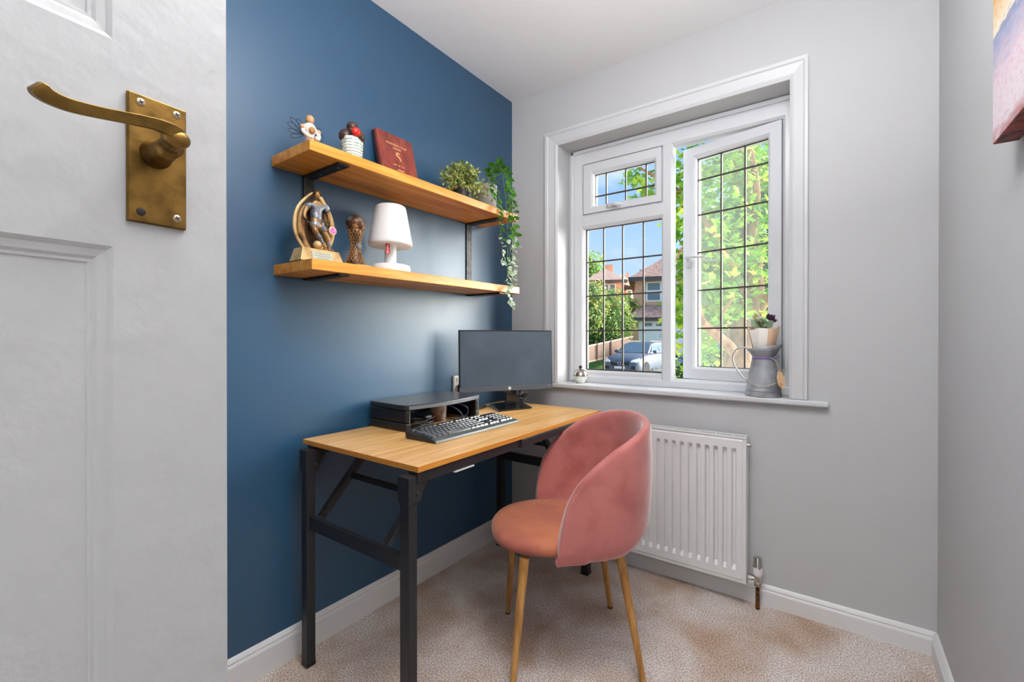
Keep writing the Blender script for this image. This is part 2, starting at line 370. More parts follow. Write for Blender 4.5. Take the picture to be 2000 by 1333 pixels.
# fanlight sash (part) with panes as sub-parts
fan = MB(); frame_rect(fan, -1.092, -.680, 1.724, 1.983, .045, YF-.006, YB-.01, wl=.054, wr=.034, wt=.052, wb=.037)
fan = lab(fan.build('fanlight_sash', upvc, win), 'small top hung sash')
leaded(fan, [-1.038, -.976, -.870, -.764, -.713], [1.760, 1.816, 1.932], YF+.03, clear_glass)
b = MB(); b.box(-1.093, -.679, YF-.003, YF+.004, 1.982, 1.986).box(-1.095, -1.092, YF-.003, YF+.004, 1.724, 1.985); b.build('seal', black_plastic, fan)
def handle(parent, M4):
    b = MB(); b.xf = M4
    b.tube([(-.028, -.012, 0), (0, -.014, .003), (.028, -.012, 0)], [.011, .014, .011], 12, flat=.6)
    b.tube([(0, -.014, 0), (.012, -.034, -.002), (.030, -.040, -.006), (.062, -.036, -.008)], [.010, .009, .008, .006], 10, flat=.75)
    o = b.build('handle', upvc, parent, smooth=True)
    return o
handle(fan, Matrix.Translation((-.93, YF+.004, 1.745)))
# casement, hinged on the right, opened outwards
HX, HY, AL = -.181, YF+.012, R(11.5)
Mc = Matrix.Translation((HX, HY, 0)) @ Matrix.Rotation(-AL, 4, 'Z')     # local x negative runs to the free edge
b = MB(); b.xf = Mc; frame_rect(b, -.424, 0, .872, 1.974, .05, -.018, .05, wl=.056, wr=.052, wt=.05, wb=.056)
case = lab(b.build('casement_sash', upvc, win), 'right hand opening sash, ajar')
leaded(case, [-.368, -.258, -.154, -.052], [.928, 1.112, 1.294, 1.475, 1.655, 1.822, 1.924], .02, case_glass, Mc)
b = MB(); b.xf = Mc; b.box(.0, .0012, -.004, .05, .875, 1.972); b.build('seal', black_plastic, case)
b = MB(); b.xf = Mc
b.box(-.405, -.385, -.024, -.016, 1.40, 1.455).tube([(-.395, -.024, 1.445), (-.395, -.045, 1.445), (-.37, -.05, 1.447), (-.30, -.05, 1.44)], [.008, .008, .007, .005], 10)
b.build('handle', upvc, case, smooth=True)
# outside eaves soffit just above the window
struct(MB().box(-1.8, .7, YW+.285, YW+.62, 2.30, 2.34).box(-1.8, .7, YW+.60, YW+.64, 2.26, 2.42).build('trim_3', mat('brown_soffit', (92, 62, 48), .6)), 'brown eaves board outside above the window')

# ------------------------------------------------------------------ door_1
door = bpy.data.objects.new('door_1', None); COL.objects.link(door)
DE = Vector((-.518, .209, 0)); DD = Vector((.072, -.9974, 0)).normalized(); DN = Vector((DD.y*-1, DD.x, 0)); DN = Vector((.9974, .072, 0)).normalized()
door.location = DE+DD*.76; struct(door, 'white panelled door standing open')
Md = Matrix((( DD.x, DN.x, 0, DE.x), (DD.y, DN.y, 0, DE.y), (0, 0, 1, 0), (0, 0, 0, 1)))
def dbox(*a):
    b = MB(); b.xf = Md; b.box(*a); return b
TH = -.035
W = .76
dbox(0, .093, TH, 0, .006, 1.98).build('stile', door_paint, door)
dbox(W-.093, W, TH, 0, .006, 1.98).build('stile', door_paint, door)
for z0, z1 in ((.006, .20), (1.149, 1.3295), (1.88, 1.98)): dbox(.093, W-.093, TH, 0, z0, z1).build('rail', door_paint, door)
def panel(z0, z1):
    b = MB(); b.xf = Md
    x0, x1 = .093, W-.093
    prof = [(0, 0), (.002, -.0012), (.004, -.0026), (.010, -.0034), (.0125, -.0050), (.0150, -.0050), (.0160, -.0062)]
    vs = []; fs = []
    for a, n in prof:
        vs += [(x0+a, n, z0+a), (x1-a, n, z0+a), (x1-a, n, z1-a), (x0+a, n, z1-a)]
    for r0 in range(len(prof)-1):
        for k in range(4): fs.append((r0*4+k, r0*4+(k+1) % 4, r0*4+4+(k+1) % 4, r0*4+4+k))
    m = (len(prof)-1)*4; fs.append((m, m+1, m+2, m+3))
    b.add(vs, fs); b.box(x0, x1, TH+.008, TH+.014, z0, z1)
    return b.build('panel', door_paint, door)
panel(.20, 1.149); panel(1.3295, 1.88)
pl = MB(); pl.xf = Md
pl.prism([(.0385, 1.174), (.0835, 1.174), (.0835, 1.2885), (.0385, 1.2885)], 0, .0045, 'y').prism([(.0379, 1.1734), (.0841, 1.1734), (.0841, 1.2891), (.0379, 1.2891)], 0, .0028, 'y')
plate = lab(pl.build('handle_plate', brass, door, bevel=.0009), 'aged brass latch plate')
for i, (s, z) in enumerate([(.0465, 1.2815), (.0745, 1.2815), (.0465, 1.183), (.0745, 1.183)]):
    b = MB(); b.xf = Md @ Matrix.Translation((s, .0045, z)) @ Matrix.Rotation(-PI/2, 4, 'X')
    b.lathe([(.0036, 0), (.0034, .0006), (.002, .0010), (0, .0011)], 16)
    sc = b.build('screw', dark_slot if i == 3 else screw_m, plate, smooth=True)
    if i != 3:
        b = MB(); b.xf = Md @ Matrix.Translation((s, .0056, z)) @ Matrix.Rotation(.5, 4, 'Y')
        b.box(-.0022, .0022, 0, .0003, -.0004, .0004).box(-.0004, .0004, 0, .0003, -.0022, .0022)
        b.build('screw_slot', dark_slot, plate)
b = MB(); b.xf = Md @ Matrix.Translation((.063, .0045, 1.238)) @ Matrix.Rotation(-PI/2, 4, 'X')
b.lathe([(.0125, 0), (.0125, .002), (.0115, .004), (.0105, .012), (.0095, .02), (.0085, .028), (.0, .030)], 28)
b.build('lever_boss', brass, door, smooth=True)
b = MB(); b.xf = Md
pts = spline([(.061, .020, 1.238), (.0585, .034, 1.2425), (.063, .044, 1.2475), (.076, .047, 1.2495), (.095, .046, 1.2475), (.115, .045, 1.2445), (.133, .0455, 1.2425), (.145, .047, 1.2440), (.151, .049, 1.2480)], 6)
n = len(pts); rad = [interp(i/(n-1), [(0, .0090), (.12, .0102), (.25, .0086), (.4, .0066), (.6, .0062), (.8, .0070), (.93, .0082), (1, .0060)]) for i in range(n)]
b.tube(pts, rad, 4, flat=.72, up=(0, 0.25, 1))
b.ball((.0625, .0425, 1.2445), .0098, 20, 12, sc=(1.15, .72, .86)).tube([(.063, .018, 1.238), (.0625, .040, 1.2435)], [.0092, .0075], 20)
lab(b.build('lever_handle', brass, door, smooth='auto', bevel=.0018, seg=3), 'scrolled brass lever')
# ------------------------------------------------------------------ END OF SHELL

# ================================================================== DESK
oak = wood('oak_laminate', (196, 138, 72), (216, 166, 100), (230, 190, 130), .33, grain=(20, .8, 20), coat=.25)
edge_oak = wood('oak_edge', (196, 122, 40), (206, 134, 50), (214, 146, 62), .4, grain=(20, 1, 90))
ZD = .730
desk = thing('desk', 'folding desk with oak coloured top and black square steel legs against the blue wall', 'desk', (-1.165, 1.37, 0))
top = MB().box(-1.442, -.885, .812, 1.935, ZD-.016, ZD).build('desktop', oak, desk, bevel=.0012)
top.data.materials.append(edge_oak)
for p in top.data.polygons:
    if abs(p.normal.z) < .5: p.material_index = 1
for (x0, x1, tilt) in ((-.925, -.890, 0), (-1.415, -1.380, 0)):
    MB().box(x0, x1, .815, 1.30, ZD-.046, ZD-.0165).build('side_rail', black_metal, desk, bevel=.0015)
    MB().box(x0+.004, x1+(.006 if x0 > -1 else 0), 1.29, 1.90, ZD-.046, ZD-.0165).build('side_rail', black_metal, desk, bevel=.0015)
for y in (.93, 1.60): MB().box(-1.415, -.925, y, y+.025, ZD-.046, ZD-.0165).build('cross_rail', black_metal, desk, bevel=.001)
def leg(x0, x1, y0, y1):
    l = MB().box(x0, x1, y0, y1, .012, ZD-.03).build('leg', black_metal, desk, bevel=.002)
    f = MB().box(x0-.001, x1+.001, y0-.001, y1+.001, 0, .014).build('rubber_foot', black_plastic, l, bevel=.002)
    return l
LEGS = [(-.932, -.897, .790, .820), (-1.412, -1.380, .790, .820), (-.932, -.897, 1.830, 1.862), (-1.412, -1.380, 1.830, 1.862)]
for i, (x0, x1, y0, y1) in enumerate(LEGS):
    l = leg(x0, x1, y0, y1); near = y0 < 1
    if near:
        m = MB().box(x0-.003, x1+.004, y0-.004, y1+.012, ZD-.096, ZD-.026)
        m.prism([(y1+.012, ZD-.046), (y1+.035, ZD-.046), (y1+.008, ZD-.09), (y1, ZD-.09)], x0+.006, x1+.003, 'x')
        sl = m.build('corner_sleeve', black_metal, desk, bevel=.0012)
        b = MB(); b.xf = Matrix.Translation((x1+.004, y1-.002, ZD-.073)) @ Matrix.Rotation(PI/2, 4, 'Y'); b.lathe([(.0055, 0), (.005, .0025), (.002, .004), (0, .0042)], 14)
        b.build('bolt', black_metal, sl, smooth=True)
    else:
        MB().box(x0-.003, x1+.003, y0-.004, y1+.006, ZD-.096, ZD-.03).build('corner_sleeve', black_metal, desk, bevel=.0012)
for y in (.800, 1.838):
    MB().box(-1.381, -.931, y, y+.016, .446, .488).build('lower_crossbar', black_metal, desk, bevel=.0015)
def brace(x, y0, z0, y1, z1):
    b = MB(); b.bar((x, y0, z0), (x, y1, z1), .026, .020, up=(0, 1, .1)); o = b.build('folding_brace', black_metal, desk, bevel=.002)
    d = (Vector((x, y0, z0))-Vector((x, y1, z1))).normalized(); e = Vector((x, y0, z0))
    b = MB()
    for s in (-.011, .011): b.bar(e+Vector((s, 0, 0))-d*.01, e+d*.024+Vector((s, 0, 0)), .003, .014, up=(0, 1, .1))
    b.build('hinge_fork', steel_dark, o)
for x in (-1.362, -1.03):
    brace(x, .846, .500, 1.02, ZD-.047); brace(x, 1.79, .500, 1.62, ZD-.047)
MB().box(-1.36, -1.03, .932, .947, .586, .602).build('upper_crossbar', black_metal, desk, bevel=.001)
MB().box(-1.36, -1.03, 1.70, 1.715, .586, .602).build('upper_crossbar', black_metal, desk, bevel=.001)
MB().box(-.91, -.886, .955, 1.040, ZD-.0505, ZD-.0465).build('label_strip', mat('grey_card', (190, 188, 184), .6), desk, bevel=.001)

# ================================================================== CHAIR
velvet = mat('pink_velvet', (190, 116, 110), .8, spec=.15, sheen=.8, bump=(30, .12, 6), var=((158, 86, 81), 7.5, .46, .76))
velvet_seat = mat('seat_velvet', (190, 118, 84), .8, spec=.15, sheen=.4, bump=(420, .05), var=((164, 94, 80), 5, .42, .66))  # more orange-tan than the pink of the shell
beech = wood('printed_beech', (150, 102, 48), (176, 126, 66), (196, 148, 86), .42, grain=(24, 24, 1.6))
CC = Vector((-.744, 1.385, 0)); CU = Vector((.757, .653, 0)); CV = Vector((.653, -.757, 0))
chair = thing('tub_chair', 'pink velvet tub chair with rounded back and four wood effect tapered legs', 'chair', CC)
Mch = Matrix(((CU.x, CV.x, 0, CC.x), (CU.y, CV.y, 0, CC.y), (0, 0, 1, 0), (0, 0, 0, 1)))
def L(a, b, z): return Mch @ Vector((a, b, z))
for (ft, tp) in (((-.222, .198), (-.18, .16)), ((-.203, -.20), (-.18, -.16)), ((.185, .19), (.13, .12)), ((.203, -.20), (.13, -.12))):
    b = MB(); b.tube([L(*ft, .006), L(*(Vector(ft).lerp(Vector(tp), .5)), .2), L(*tp, .392)], [.0095, .0125, .0155], 20)
    o = b.build('leg', beech, chair, smooth='auto')
    b = MB(); p = L(*ft, 0); b.lathe([(.009, 0), (.0105, .002), (.0105, .006), (.009, .008)], 16, c=p); b.build('foot_cap', mat('foot_felt', (90, 62, 40), .8) if 'foot_felt' not in bpy.data.materials else bpy.data.materials['foot_felt'], o)
# seat: rounded D plan, domed
b = MB(); N_ = 56; loops = [(.94, .402), (1.0, .408), (1.015, .418), (1.01, .430), (.975, .440), (.90, .4455), (.7, .449), (.4, .451), (.0, .4515)]
vs = []; fs = []
def seat_pt(t, k):
    c, s_ = math.cos(t), math.sin(t); ex = 2.5
    a = math.copysign(abs(c)**(2/ex), c); bb = math.copysign(abs(s_)**(2/ex), s_)
    ax = -.035+a*(.236)*k; w = .205*(1.0 if a > 0 else 1-.04*a*a)
    return ax, bb*w*k
for k, z in loops[:-1]:
    for i in range(N_):
        t = 2*PI*i/N_; a, bb = seat_pt(t, k); vs.append(L(a, bb, z-.006*max(0, -a-.18)/.09))
vs.append(L(-.035, 0, loops[-1][1])); m = len(loops)-1
for r0 in range(m-1):
    for i in range(N_): fs.append((r0*N_+i, r0*N_+(i+1) % N_, (r0+1)*N_+(i+1) % N_, (r0+1)*N_+i))
for i in range(N_): fs.append(((m-1)*N_+i, (m-1)*N_+(i+1) % N_, m*N_))
fs.append(tuple(range(N_))[::-1]); b.add(vs, fs)
lab(b.build('seat', velvet_seat, chair, smooth=True), 'flat cushioned seat in orange-tan velvet')
b = MB(); b.tube([L(-.20, -.15, .398), L(-.20, .15, .398)], .009, 8).tube([L(.14, -.12, .398), L(.14, .12, .398)], .009, 8); b.build('seat_frame', black_metal, chair)
# wrap-around shell
TOPZ = [(-.092, .392), (-.088, .46), (-.080, .515), (-.062, .585), (-.03, .640), (.02, .692), (.08, .738), (.14, .766), (.20, .790), (.245, .804), (.26, .806)]
BOTZ = [(-.10, .387), (.05, .384), (.13, .390), (.18, .405), (.26, .43)]
path = []
for t in np.linspace(0, 1, 15)[:-1]:
    path.append((-.092+.132*(t**1.6), .238))
for t in np.linspace(0, PI/2, 16):
    e = 2.25; path.append((.04+.205*abs(math.sin(t))**(2/e), .238*abs(math.cos(t))**(2/e)))
path = path+[(a, -bb) for a, bb in path[-2::-1]]
Mv = 10; vs = []; fs = []
for (a, bb) in path:
    z0 = interp(a, BOTZ); z1 = interp(a, TOPZ)
    for j in range(Mv+1):
        t = j/Mv; z = z0+(z1-z0)*t; h = (z-.40)/.4
        fl_ = 1+.055*max(0, h); bul = .010*math.sin(PI*min(1, max(0, h)))
        tuck = -.03*max(0, 1-(z-z0)/.05)**2 if a > .0 else -.012*max(0, 1-(z-z0)/.05)**2
        r_ = math.hypot(a-.02, bb)
        k = (fl_*r_+bul+tuck)/r_
        vs.append(L(.02+(a-.02)*k if a > .02 else a, bb*k, z))
P_ = len(path)
for i in range(P_-1):
    for j in range(Mv): fs.append((i*(Mv+1)+j, (i+1)*(Mv+1)+j, (i+1)*(Mv+1)+j+1, i*(Mv+1)+j+1))
b = MB(); b.add(vs, fs); sh = b.build('backrest_shell', velvet, chair, smooth=True)
# consistent outward normals, thickness inwards
bm = bmesh.new(); bm.from_mesh(sh.data); bm.normal_update(); bm.faces.ensure_lookup_table(); bm.faces.ensure_lookup_table()
f0 = bm.faces[len(bm.faces)//2]; cc = f0.calc_center_median()
if f0.normal.dot(Vector((CU.x, CU.y, 0))) < 0: bmesh.ops.reverse_faces(bm, faces=bm.faces)
bm.to_mesh(sh.data); bm.free()
so = sh.modifiers.new('thick', 'SOLIDIFY'); so.thickness = .030; so.offset = -1
sb = sh.modifiers.new('sub', 'SUBSURF'); sb.levels = 2; sb.render_levels = 2

# ================================================================== SHELVES AND BRACKETS
pine = wood('waxed_pine', (190, 110, 18), (216, 140, 38), (230, 166, 72), .42, grain=(9, .7, 9), knots=1.1, coat=.1)
def shelf(z0, z1, y0, y1, label, til=.0095):
    b = MB(); b.box(XW, -1.252, 0, y1-y0, z0, z1)
    vs = [(x, y+y0, z+til*y) for x, y, z in b.v]; b.v = vs
    o = b.build('wooden_shelf', pine, None, bevel=.0022, seg=3); rootify(o, (-1.36, (y0+y1)/2, z0)); tag(o, label, 'shelf'); return o
shelf(1.620, 1.652, .728, 1.792, 'thick waxed pine shelf, the upper of the two on the blue wall')
shelf(1.270, 1.303, .734, 1.806, 'thick waxed pine shelf, the lower of the two, holding the trophies and lamp')
def bracket(y, dz, label):
    t = thing('shelf_bracket', label, 'bracket', (XW, y, 1.27))
    g = dz
    MB().box(XW, XW+.006, y-.019, y+.019, 1.303+g, 1.614+g).build('back_plate', steel_dark, t, bevel=.001)
    a = MB().box(XW, -1.268, y-.019, y+.019, 1.613+g, 1.6195+g).build('upper_arm', steel_dark, t, bevel=.001)
    c = MB().box(XW, -1.268, y-.019, y+.019, 1.263+g, 1.2695+g).build('lower_arm', steel_dark, t, bevel=.001)
    for par, pts in ((a, [(-1.30, 1.613), (-1.40, 1.613)]), (c, [(-1.30, 1.263), (-1.40, 1.263)])):
        for x, z in pts: MB().lathe([(0, -.0012), (.0032, -.0008), (.004, 0)], 12, c=(x, y, z+g)).build('screw', chrome, par, smooth=True)
bracket(.852, .001, 'raw steel bar bracket at the window-far end of the shelves, behind the footballer trophy')
bracket(1.685, .009, 'raw steel bar bracket under the planted end of the shelves near the window')

# ================================================================== ANGEL FIGURINE
cream = mat('cream_resin', (226, 214, 202), .6); tan_wood = mat('carved_tan', (196, 152, 100), .6, var=((160, 112, 66), 40, .4, .7))
skin_tan = mat('carved_skin', (206, 160, 124), .6); wire_m = mat('wire', (48, 48, 58), .4, metal=.6)
an = thing('angel_figurine', 'small carved angel figurine with wire wings cradling a child on the upper shelf end', 'figurine', (-1.36, .79, 1.653))
AX, AY, AZ = -1.36, .79, 1.653
b = MB(); b.lathe([(.0, 0), (.021, .0), (.020, .01), (.012, .035), (.0135, .055), (.019, .072), (.0205, .082), (.014, .092), (.006, .097), (0, .098)], 20, c=(AX, AY, AZ)); b.build('robe', cream, an, smooth=True)
b = MB(); b.ball((AX+.002, AY, AZ+.107), .0138, sc=(1, .92, 1.1)); h = b.build('head', tan_wood, an, smooth=True)
b = MB(); b.ball((AX+.006, AY, AZ+.105), .0115, sc=(1, .85, 1.0)); lab(b.build('face', skin_tan, h, smooth=True), 'plain featureless face')
b = MB(); b.ball((AX+.020, AY-.003, AZ+.068), .0105, sc=(1, .9, 1.1)); lab(b.build('child_head', tan_wood, an, smooth=True), 'head of the small child held in front')
for s, nm in ((-1, 'arm'), (1, 'arm')):
    b = MB(); b.tube(spline([(AX, AY+s*.015, AZ+.084), (AX+.008, AY+s*.026, AZ+.062+(.004 if s > 0 else 0)), (AX+.022, AY+s*.016, AZ+.046), (AX+.028, AY+s*.004, AZ+.044)], 5), .0062, 10); a = b.build('arm', cream, an, smooth=True)
    b = MB(); b.ball((AX+.006, AY+s*.027, AZ+.076), .0075); b.build('hand', skin_tan, a, smooth=True)
for s in (-1, 1):
    b = MB()
    for k, (ang, ln) in enumerate([(58, .046), (36, .054), (14, .052), (-10, .048), (-32, .044)]):
        an_ = R(ang+8); d = Vector((-.15, s*math.cos(an_), math.sin(an_))).normalized(); q = Vector((0, -s*math.sin(an_), math.cos(an_))); o0 = Vector((AX-.012, AY+s*.008, AZ+.062))
        b.tube(spline([o0, o0+d*ln*.55+q*ln*.16, o0+d*ln*1.0+q*ln*.10, o0+d*ln*1.04-q*ln*.08, o0+d*ln*.55-q*ln*.14, o0], 4), .0009, 5)
    b.build('wire_wing', wire_m, an, smooth=True)

# ================================================================== CUPCAKE ORNAMENT
choc = mat('chocolate_glaze', (66, 42, 36), .3, var=((104, 66, 54), 22, .5, .8)); berry = mat('red_berry_glaze', (196, 38, 26), .3, var=((226, 190, 180), 40, .62, .75))
basket = mat('pale_green_glaze', (226, 232, 226), .4, var=((150, 190, 178), 60, .5, .62, (1, 1, 4)))
cp = thing('sundae_pot', 'ceramic pot like a woven basket heaped with chocolate scoops and a berry', 'ornament', (-1.36, .946, 1.655))
cx_, cy_, cz_ = -1.36, .946, 1.655
b = MB(); seg = 40; prof = [(.029, 0), (.031, .01), (.033, .05), (.0355, .088), (.037, .096), (.034, .100), (.032, .092)]
vs = []; fs = []
for k in range(seg):
    a = 2*PI*k/seg; fl_ = 1+.02*(1 if k % 4 < 2 else -1)
    for r_, z in prof: vs.append((cx_+r_*fl_*math.cos(a), cy_+r_*fl_*math.sin(a), cz_+z))
m = len(prof)
for k in range(seg):
    for j in range(m-1): fs.append((k*m+j, ((k+1) % seg)*m+j, ((k+1) % seg)*m+j+1, k*m+j+1))
fs.append(tuple(k*m for k in range(seg))[::-1]); fs.append(tuple(k*m+m-1 for k in range(seg))); b.add(vs, fs)
bk = b.build('basket', basket, cp, smooth='auto')
b = MB()
for j in range(9):
    z = cz_+.010+j*.0098
    r_ = interp(z-cz_, [(0, .0298), (.05, .0333), (.1, .0362)])
    b.tube([(cx_+r_*1.01*math.cos(a), cy_+r_*1.01*math.sin(a), z+.0014*(1 if i % 2 else -1)) for i, a in enumerate(np.linspace(0, 2*PI, 33)[:-1])], .0016, 5, closed=True)
b.build('woven_band', mat('band_glaze', (196, 214, 206), .4), bk, smooth=True)
for i, a in enumerate((-1.9, .4, 1.6, 2.9)):
    MB().ball((cx_+.0225*math.cos(a), cy_+.0225*math.sin(a), cz_+.106), .0235, sc=(1, 1, .95)).build('scoop', choc, cp, smooth=True)
MB().ball((cx_+.002, cy_, cz_+.125), .021, sc=(1, 1, .8)).build('scoop', choc, cp, smooth=True)
MB().ball((cx_, cy_, cz_+.141), .0205, sc=(1, 1, .9)).build('scoop', choc, cp, smooth=True)
b = MB(); b.ball((cx_+.036, cy_-.010, cz_+.112), .0165, sc=(.8, 1, .95)); lab(b.build('berry', berry, cp, smooth=True), 'glossy red berry')

# ================================================================== PLAQUE
mahog = wood('mahogany', (104, 38, 28), (134, 54, 42), (154, 72, 54), .35, grain=(20, 14, 1.2), coat=.2)
gold = mat('gilt_lettering', (226, 178, 128), .4)
PW, PH, PT = .182, .238, .016
Mp = frameM((-1.392, 1.205, 1.657), (0, 1, 0), (-.25, 0, .968))   # x right along wall, y up the leaning face, z outward
pq = thing('award_plaque', 'mahogany award plaque with gilt lettering leaning on the wall', 'plaque', (-1.395, 1.205, 1.657))
def pbox(x0, x1, y0, y1, z0, z1):
    b = MB(); b.xf = Mp; b.box(x0, x1, y0, y1, z0, z1); return b
pbox(-PW/2, PW/2, 0, PH, -PT, 0).build('board', mahog, pq, bevel=.003)
pbox(-PW/2-.002, PW/2+.002, 0.002, PH-.002, -PT-.008, -PT).build('back_board', mat('dark_backing', (52, 22, 20), .5), pq)
def pt_(s, size, x, y, name='gilt_text'): return text(s, size, gold, name, pq, Mp @ Matrix.Translation((x, y, .0005)))
pt_("PRESIDENT'S CLUB", .0125, 0, .190); pt_('AWARD', .0115, 0, .174)
b = MB(); b.xf = Mp
b.tube(spline([(.008, .151, .0008), (.002, .157, .0008), (-.007, .153, .0008), (-.007, .144, .0008), (.002, .138, .0008), (.008, .130, .0008), (.007, .121, .0008)], 5), [.0016+.0014*math.sin(PI*i/30) for i in range(31)], 6); b.build('gilt_emblem', gold, pq)
for y, w_, n_ in ((.100, .062, 11), (.080, .040, 9), (.028, .11, 24)):
    b = MB(); b.xf = Mp
    for i in range(n_):
        if random.random() < .12: continue
        x = -w_/2+w_*i/n_; b.box(x, x+w_/n_*.62, y-.0022, y+.0022, 0, .0005)
    b.build('gilt_line', gold, pq)
b = MB(); b.xf = Mp
b.tube([(-.036+.072*i/36, .056+.004*math.sin(i*1.7)*(1.4 if i < 4 or 18 < i < 22 else .8), .0008) for i in range(37)], .0010, 5); b.build('gilt_script', gold, pq)

# ================================================================== PLANTS ON THE UPPER SHELF
def leaf_mesh(name, L_, W_, m, curl=.25):
    vs = [(0, 0, 0)]; rows = [(.18, .30), (.45, .5), (.72, .36)]
    for t, w in rows:
        z = -curl*L_*t*t; vs += [(t*L_, -w*W_, z+.12*W_), (t*L_, 0, z), (t*L_, w*W_, z+.12*W_)]
    vs.append((L_, 0, -curl*L_))
    fs = [(0, 1, 2), (0, 2, 3), (1, 4, 5, 2), (2, 5, 6, 3), (4, 7, 8, 5), (5, 8, 9, 6), (7, 10, 8), (8, 10, 9)]
    me = bpy.data.meshes.new(name); me.from_pydata(vs, [], fs); me.materials.append(m)
    for p in me.polygons: p.use_smooth = True
    return me
def leafmat(name, c1, c2, scale=30, trans=.25, rough=.5, lo=.4, hi=.62):
    m = mat(name, c1, rough, var=(c2, scale, lo, hi)); nt = m.node_tree; b = nt.nodes['Principled BSDF']; out = nt.nodes['Material Output']
    tl = nt.nodes.new('ShaderNodeBsdfTranslucent'); mx = nt.nodes.new('ShaderNodeMixShader'); mx.inputs[0].default_value = trans
    src = b.inputs['Base Color'].links[0].from_socket; nt.links.new(src, tl.inputs[0])
    nt.links.new(b.outputs[0], mx.inputs[1]); nt.links.new(tl.outputs[0], mx.inputs[2]); nt.links.new(mx.outputs[0], out.inputs[0]); return m
green_b = leafmat('box_leaf', (112, 134, 58), (214, 218, 140), 55, .15)
soil = mat('soil', (44, 34, 26), .95)
bx = thing('potted_boxwood', 'bushy little artificial shrub in a black plastic pot on the upper shelf', 'plant', (-1.362, 1.519, 1.660))
bx0, by0, bz0 = -1.362, 1.519, 1.660
b = MB(); b.lathe([(.034, 0), (.042, .055), (.0445, .056), (.0465, .078), (.0445, .078), (.041, .06)], 32, c=(bx0, by0, bz0)); b.build('pot', mat('charcoal_pot', (52, 54, 60), .45), bx, smooth='auto')
MB().lathe([(0, .064), (.043, .066), (.043, .060), (0, .060)], 24, c=(bx0, by0, bz0)).build('soil', soil, bx)
vs = []; fs = []; stems = MB()
lf = [(0, 0, 0), (.45, -.30, .05), (.5, 0, 0), (.45, .30, .05), (1, 0, -.1)]; lff = [(0, 1, 2), (0, 2, 3), (1, 4, 2), (2, 4, 3)]
for k in range(104):
    th = random.uniform(0, 2*PI); ph = random.uniform(-.35, 1.45); ln = random.uniform(.085, .112)
    d = Vector((math.cos(th)*math.cos(ph), math.sin(th)*math.cos(ph), math.sin(ph)))
    if d.x < -.55: d.x *= .6
    o0 = Vector((bx0, by0, bz0+.075)); tip = o0+Vector((d.x*ln*.95, d.y*ln*1.12, d.z*ln*1.05))
    if tip.x < XW+.02: tip.x = XW+.02
    stems.tube([o0, o0.lerp(tip, .5)+Vector((0, 0, .006)), tip], .0009, 4)
    for j in range(15):
        t = .38+.62*j/14; p = o0.lerp(tip, t)+Vector((0, 0, .006*math.sin(PI*t)))
        dd = ((tip-o0).normalized()*.55+Vector((random.gauss(0, 1), random.gauss(0, 1), random.gauss(0, 1)))*.62).normalized()
        q = dd.to_track_quat('X', 'Z').to_matrix() @ Matrix.Rotation(random.uniform(-1, 1), 3, 'X'); s_ = random.uniform(.015, .022)
        n = len(vs); vs += [tuple(p+q @ (Vector(v)*s_)) for v in lf]; fs += [tuple(i+n for i in f) for f in lff]
b = MB(); b.add(vs, fs); tag(b.build('foliage', green_b, bx), kind='stuff')
stems.build('stems', mat('stem_green', (92, 98, 44), .6), bx)
tp_ = thing('trailing_plant', 'trailing ivy-like plant spilling from a grey pot over the shelf end', 'plant', (-1.36, 1.682, 1.661))
px0, py0, pz0 = -1.362, 1.682, 1.661
b = MB(); b.lathe([(.046, 0), (.048, .004), (.0545, .122), (.055, .129), (.052, .129), (.050, .11)], 36, c=(px0, py0, pz0)); b.build('pot', mat('grey_ceramic', (168, 164, 160), .6), tp_, smooth='auto')
MB().lathe([(0, .112), (.051, .113), (.051, .108), (0, .108)], 24, c=(px0, py0, pz0)).build('soil', soil, tp_)
lg = leafmat('ivy_leaf', (62, 122, 34), (104, 164, 50), 40, .25); lv = leafmat('variegated_leaf', (228, 236, 226), (156, 188, 134), 90, .2)
me_g = leaf_mesh('leaf', .031, .023, lg); me_v = leaf_mesh('leaf', .028, .020, lv)
inv = wm(tp_).inverted(); cnt = 0
strands = [
    [(px0, py0, pz0+.13), (-1.31, 1.635, 1.86), (-1.26, 1.61, 1.82), (-1.235, 1.60, 1.70), (-1.228, 1.615, 1.58), (-1.23, 1.635, 1.48), (-1.23, 1.635, 1.40)],
    [(px0, py0, pz0+.13), (-1.32, 1.70, 1.875), (-1.265, 1.705, 1.84), (-1.235, 1.70, 1.69), (-1.23, 1.70, 1.54), (-1.232, 1.695, 1.40), (-1.23, 1.69, 1.27), (-1.23, 1.70, 1.205)],
    [(px0, py0, pz0+.13), (-1.32, 1.73, 1.865), (-1.27, 1.74, 1.81), (-1.24, 1.745, 1.68), (-1.232, 1.745, 1.55), (-1.232, 1.74, 1.47)],
    [(px0, py0, pz0+.13), (-1.31, 1.69, 1.89), (-1.265, 1.675, 1.85), (-1.240, 1.67, 1.74), (-1.232, 1.675, 1.64), (-1.23, 1.68, 1.52), (-1.23, 1.675, 1.33), (-1.23, 1.68, 1.28)],
    [(px0, py0, pz0+.13), (-1.33, 1.645, 1.84), (-1.285, 1.60, 1.80), (-1.245, 1.575, 1.73), (-1.236, 1.575, 1.68)],
    [(px0, py0, pz0+.13), (-1.31, 1.72, 1.87), (-1.262, 1.72, 1.83), (-1.238, 1.725, 1.66), (-1.23, 1.73, 1.45), (-1.23, 1.72, 1.36), (-1.23, 1.725, 1.30)]]
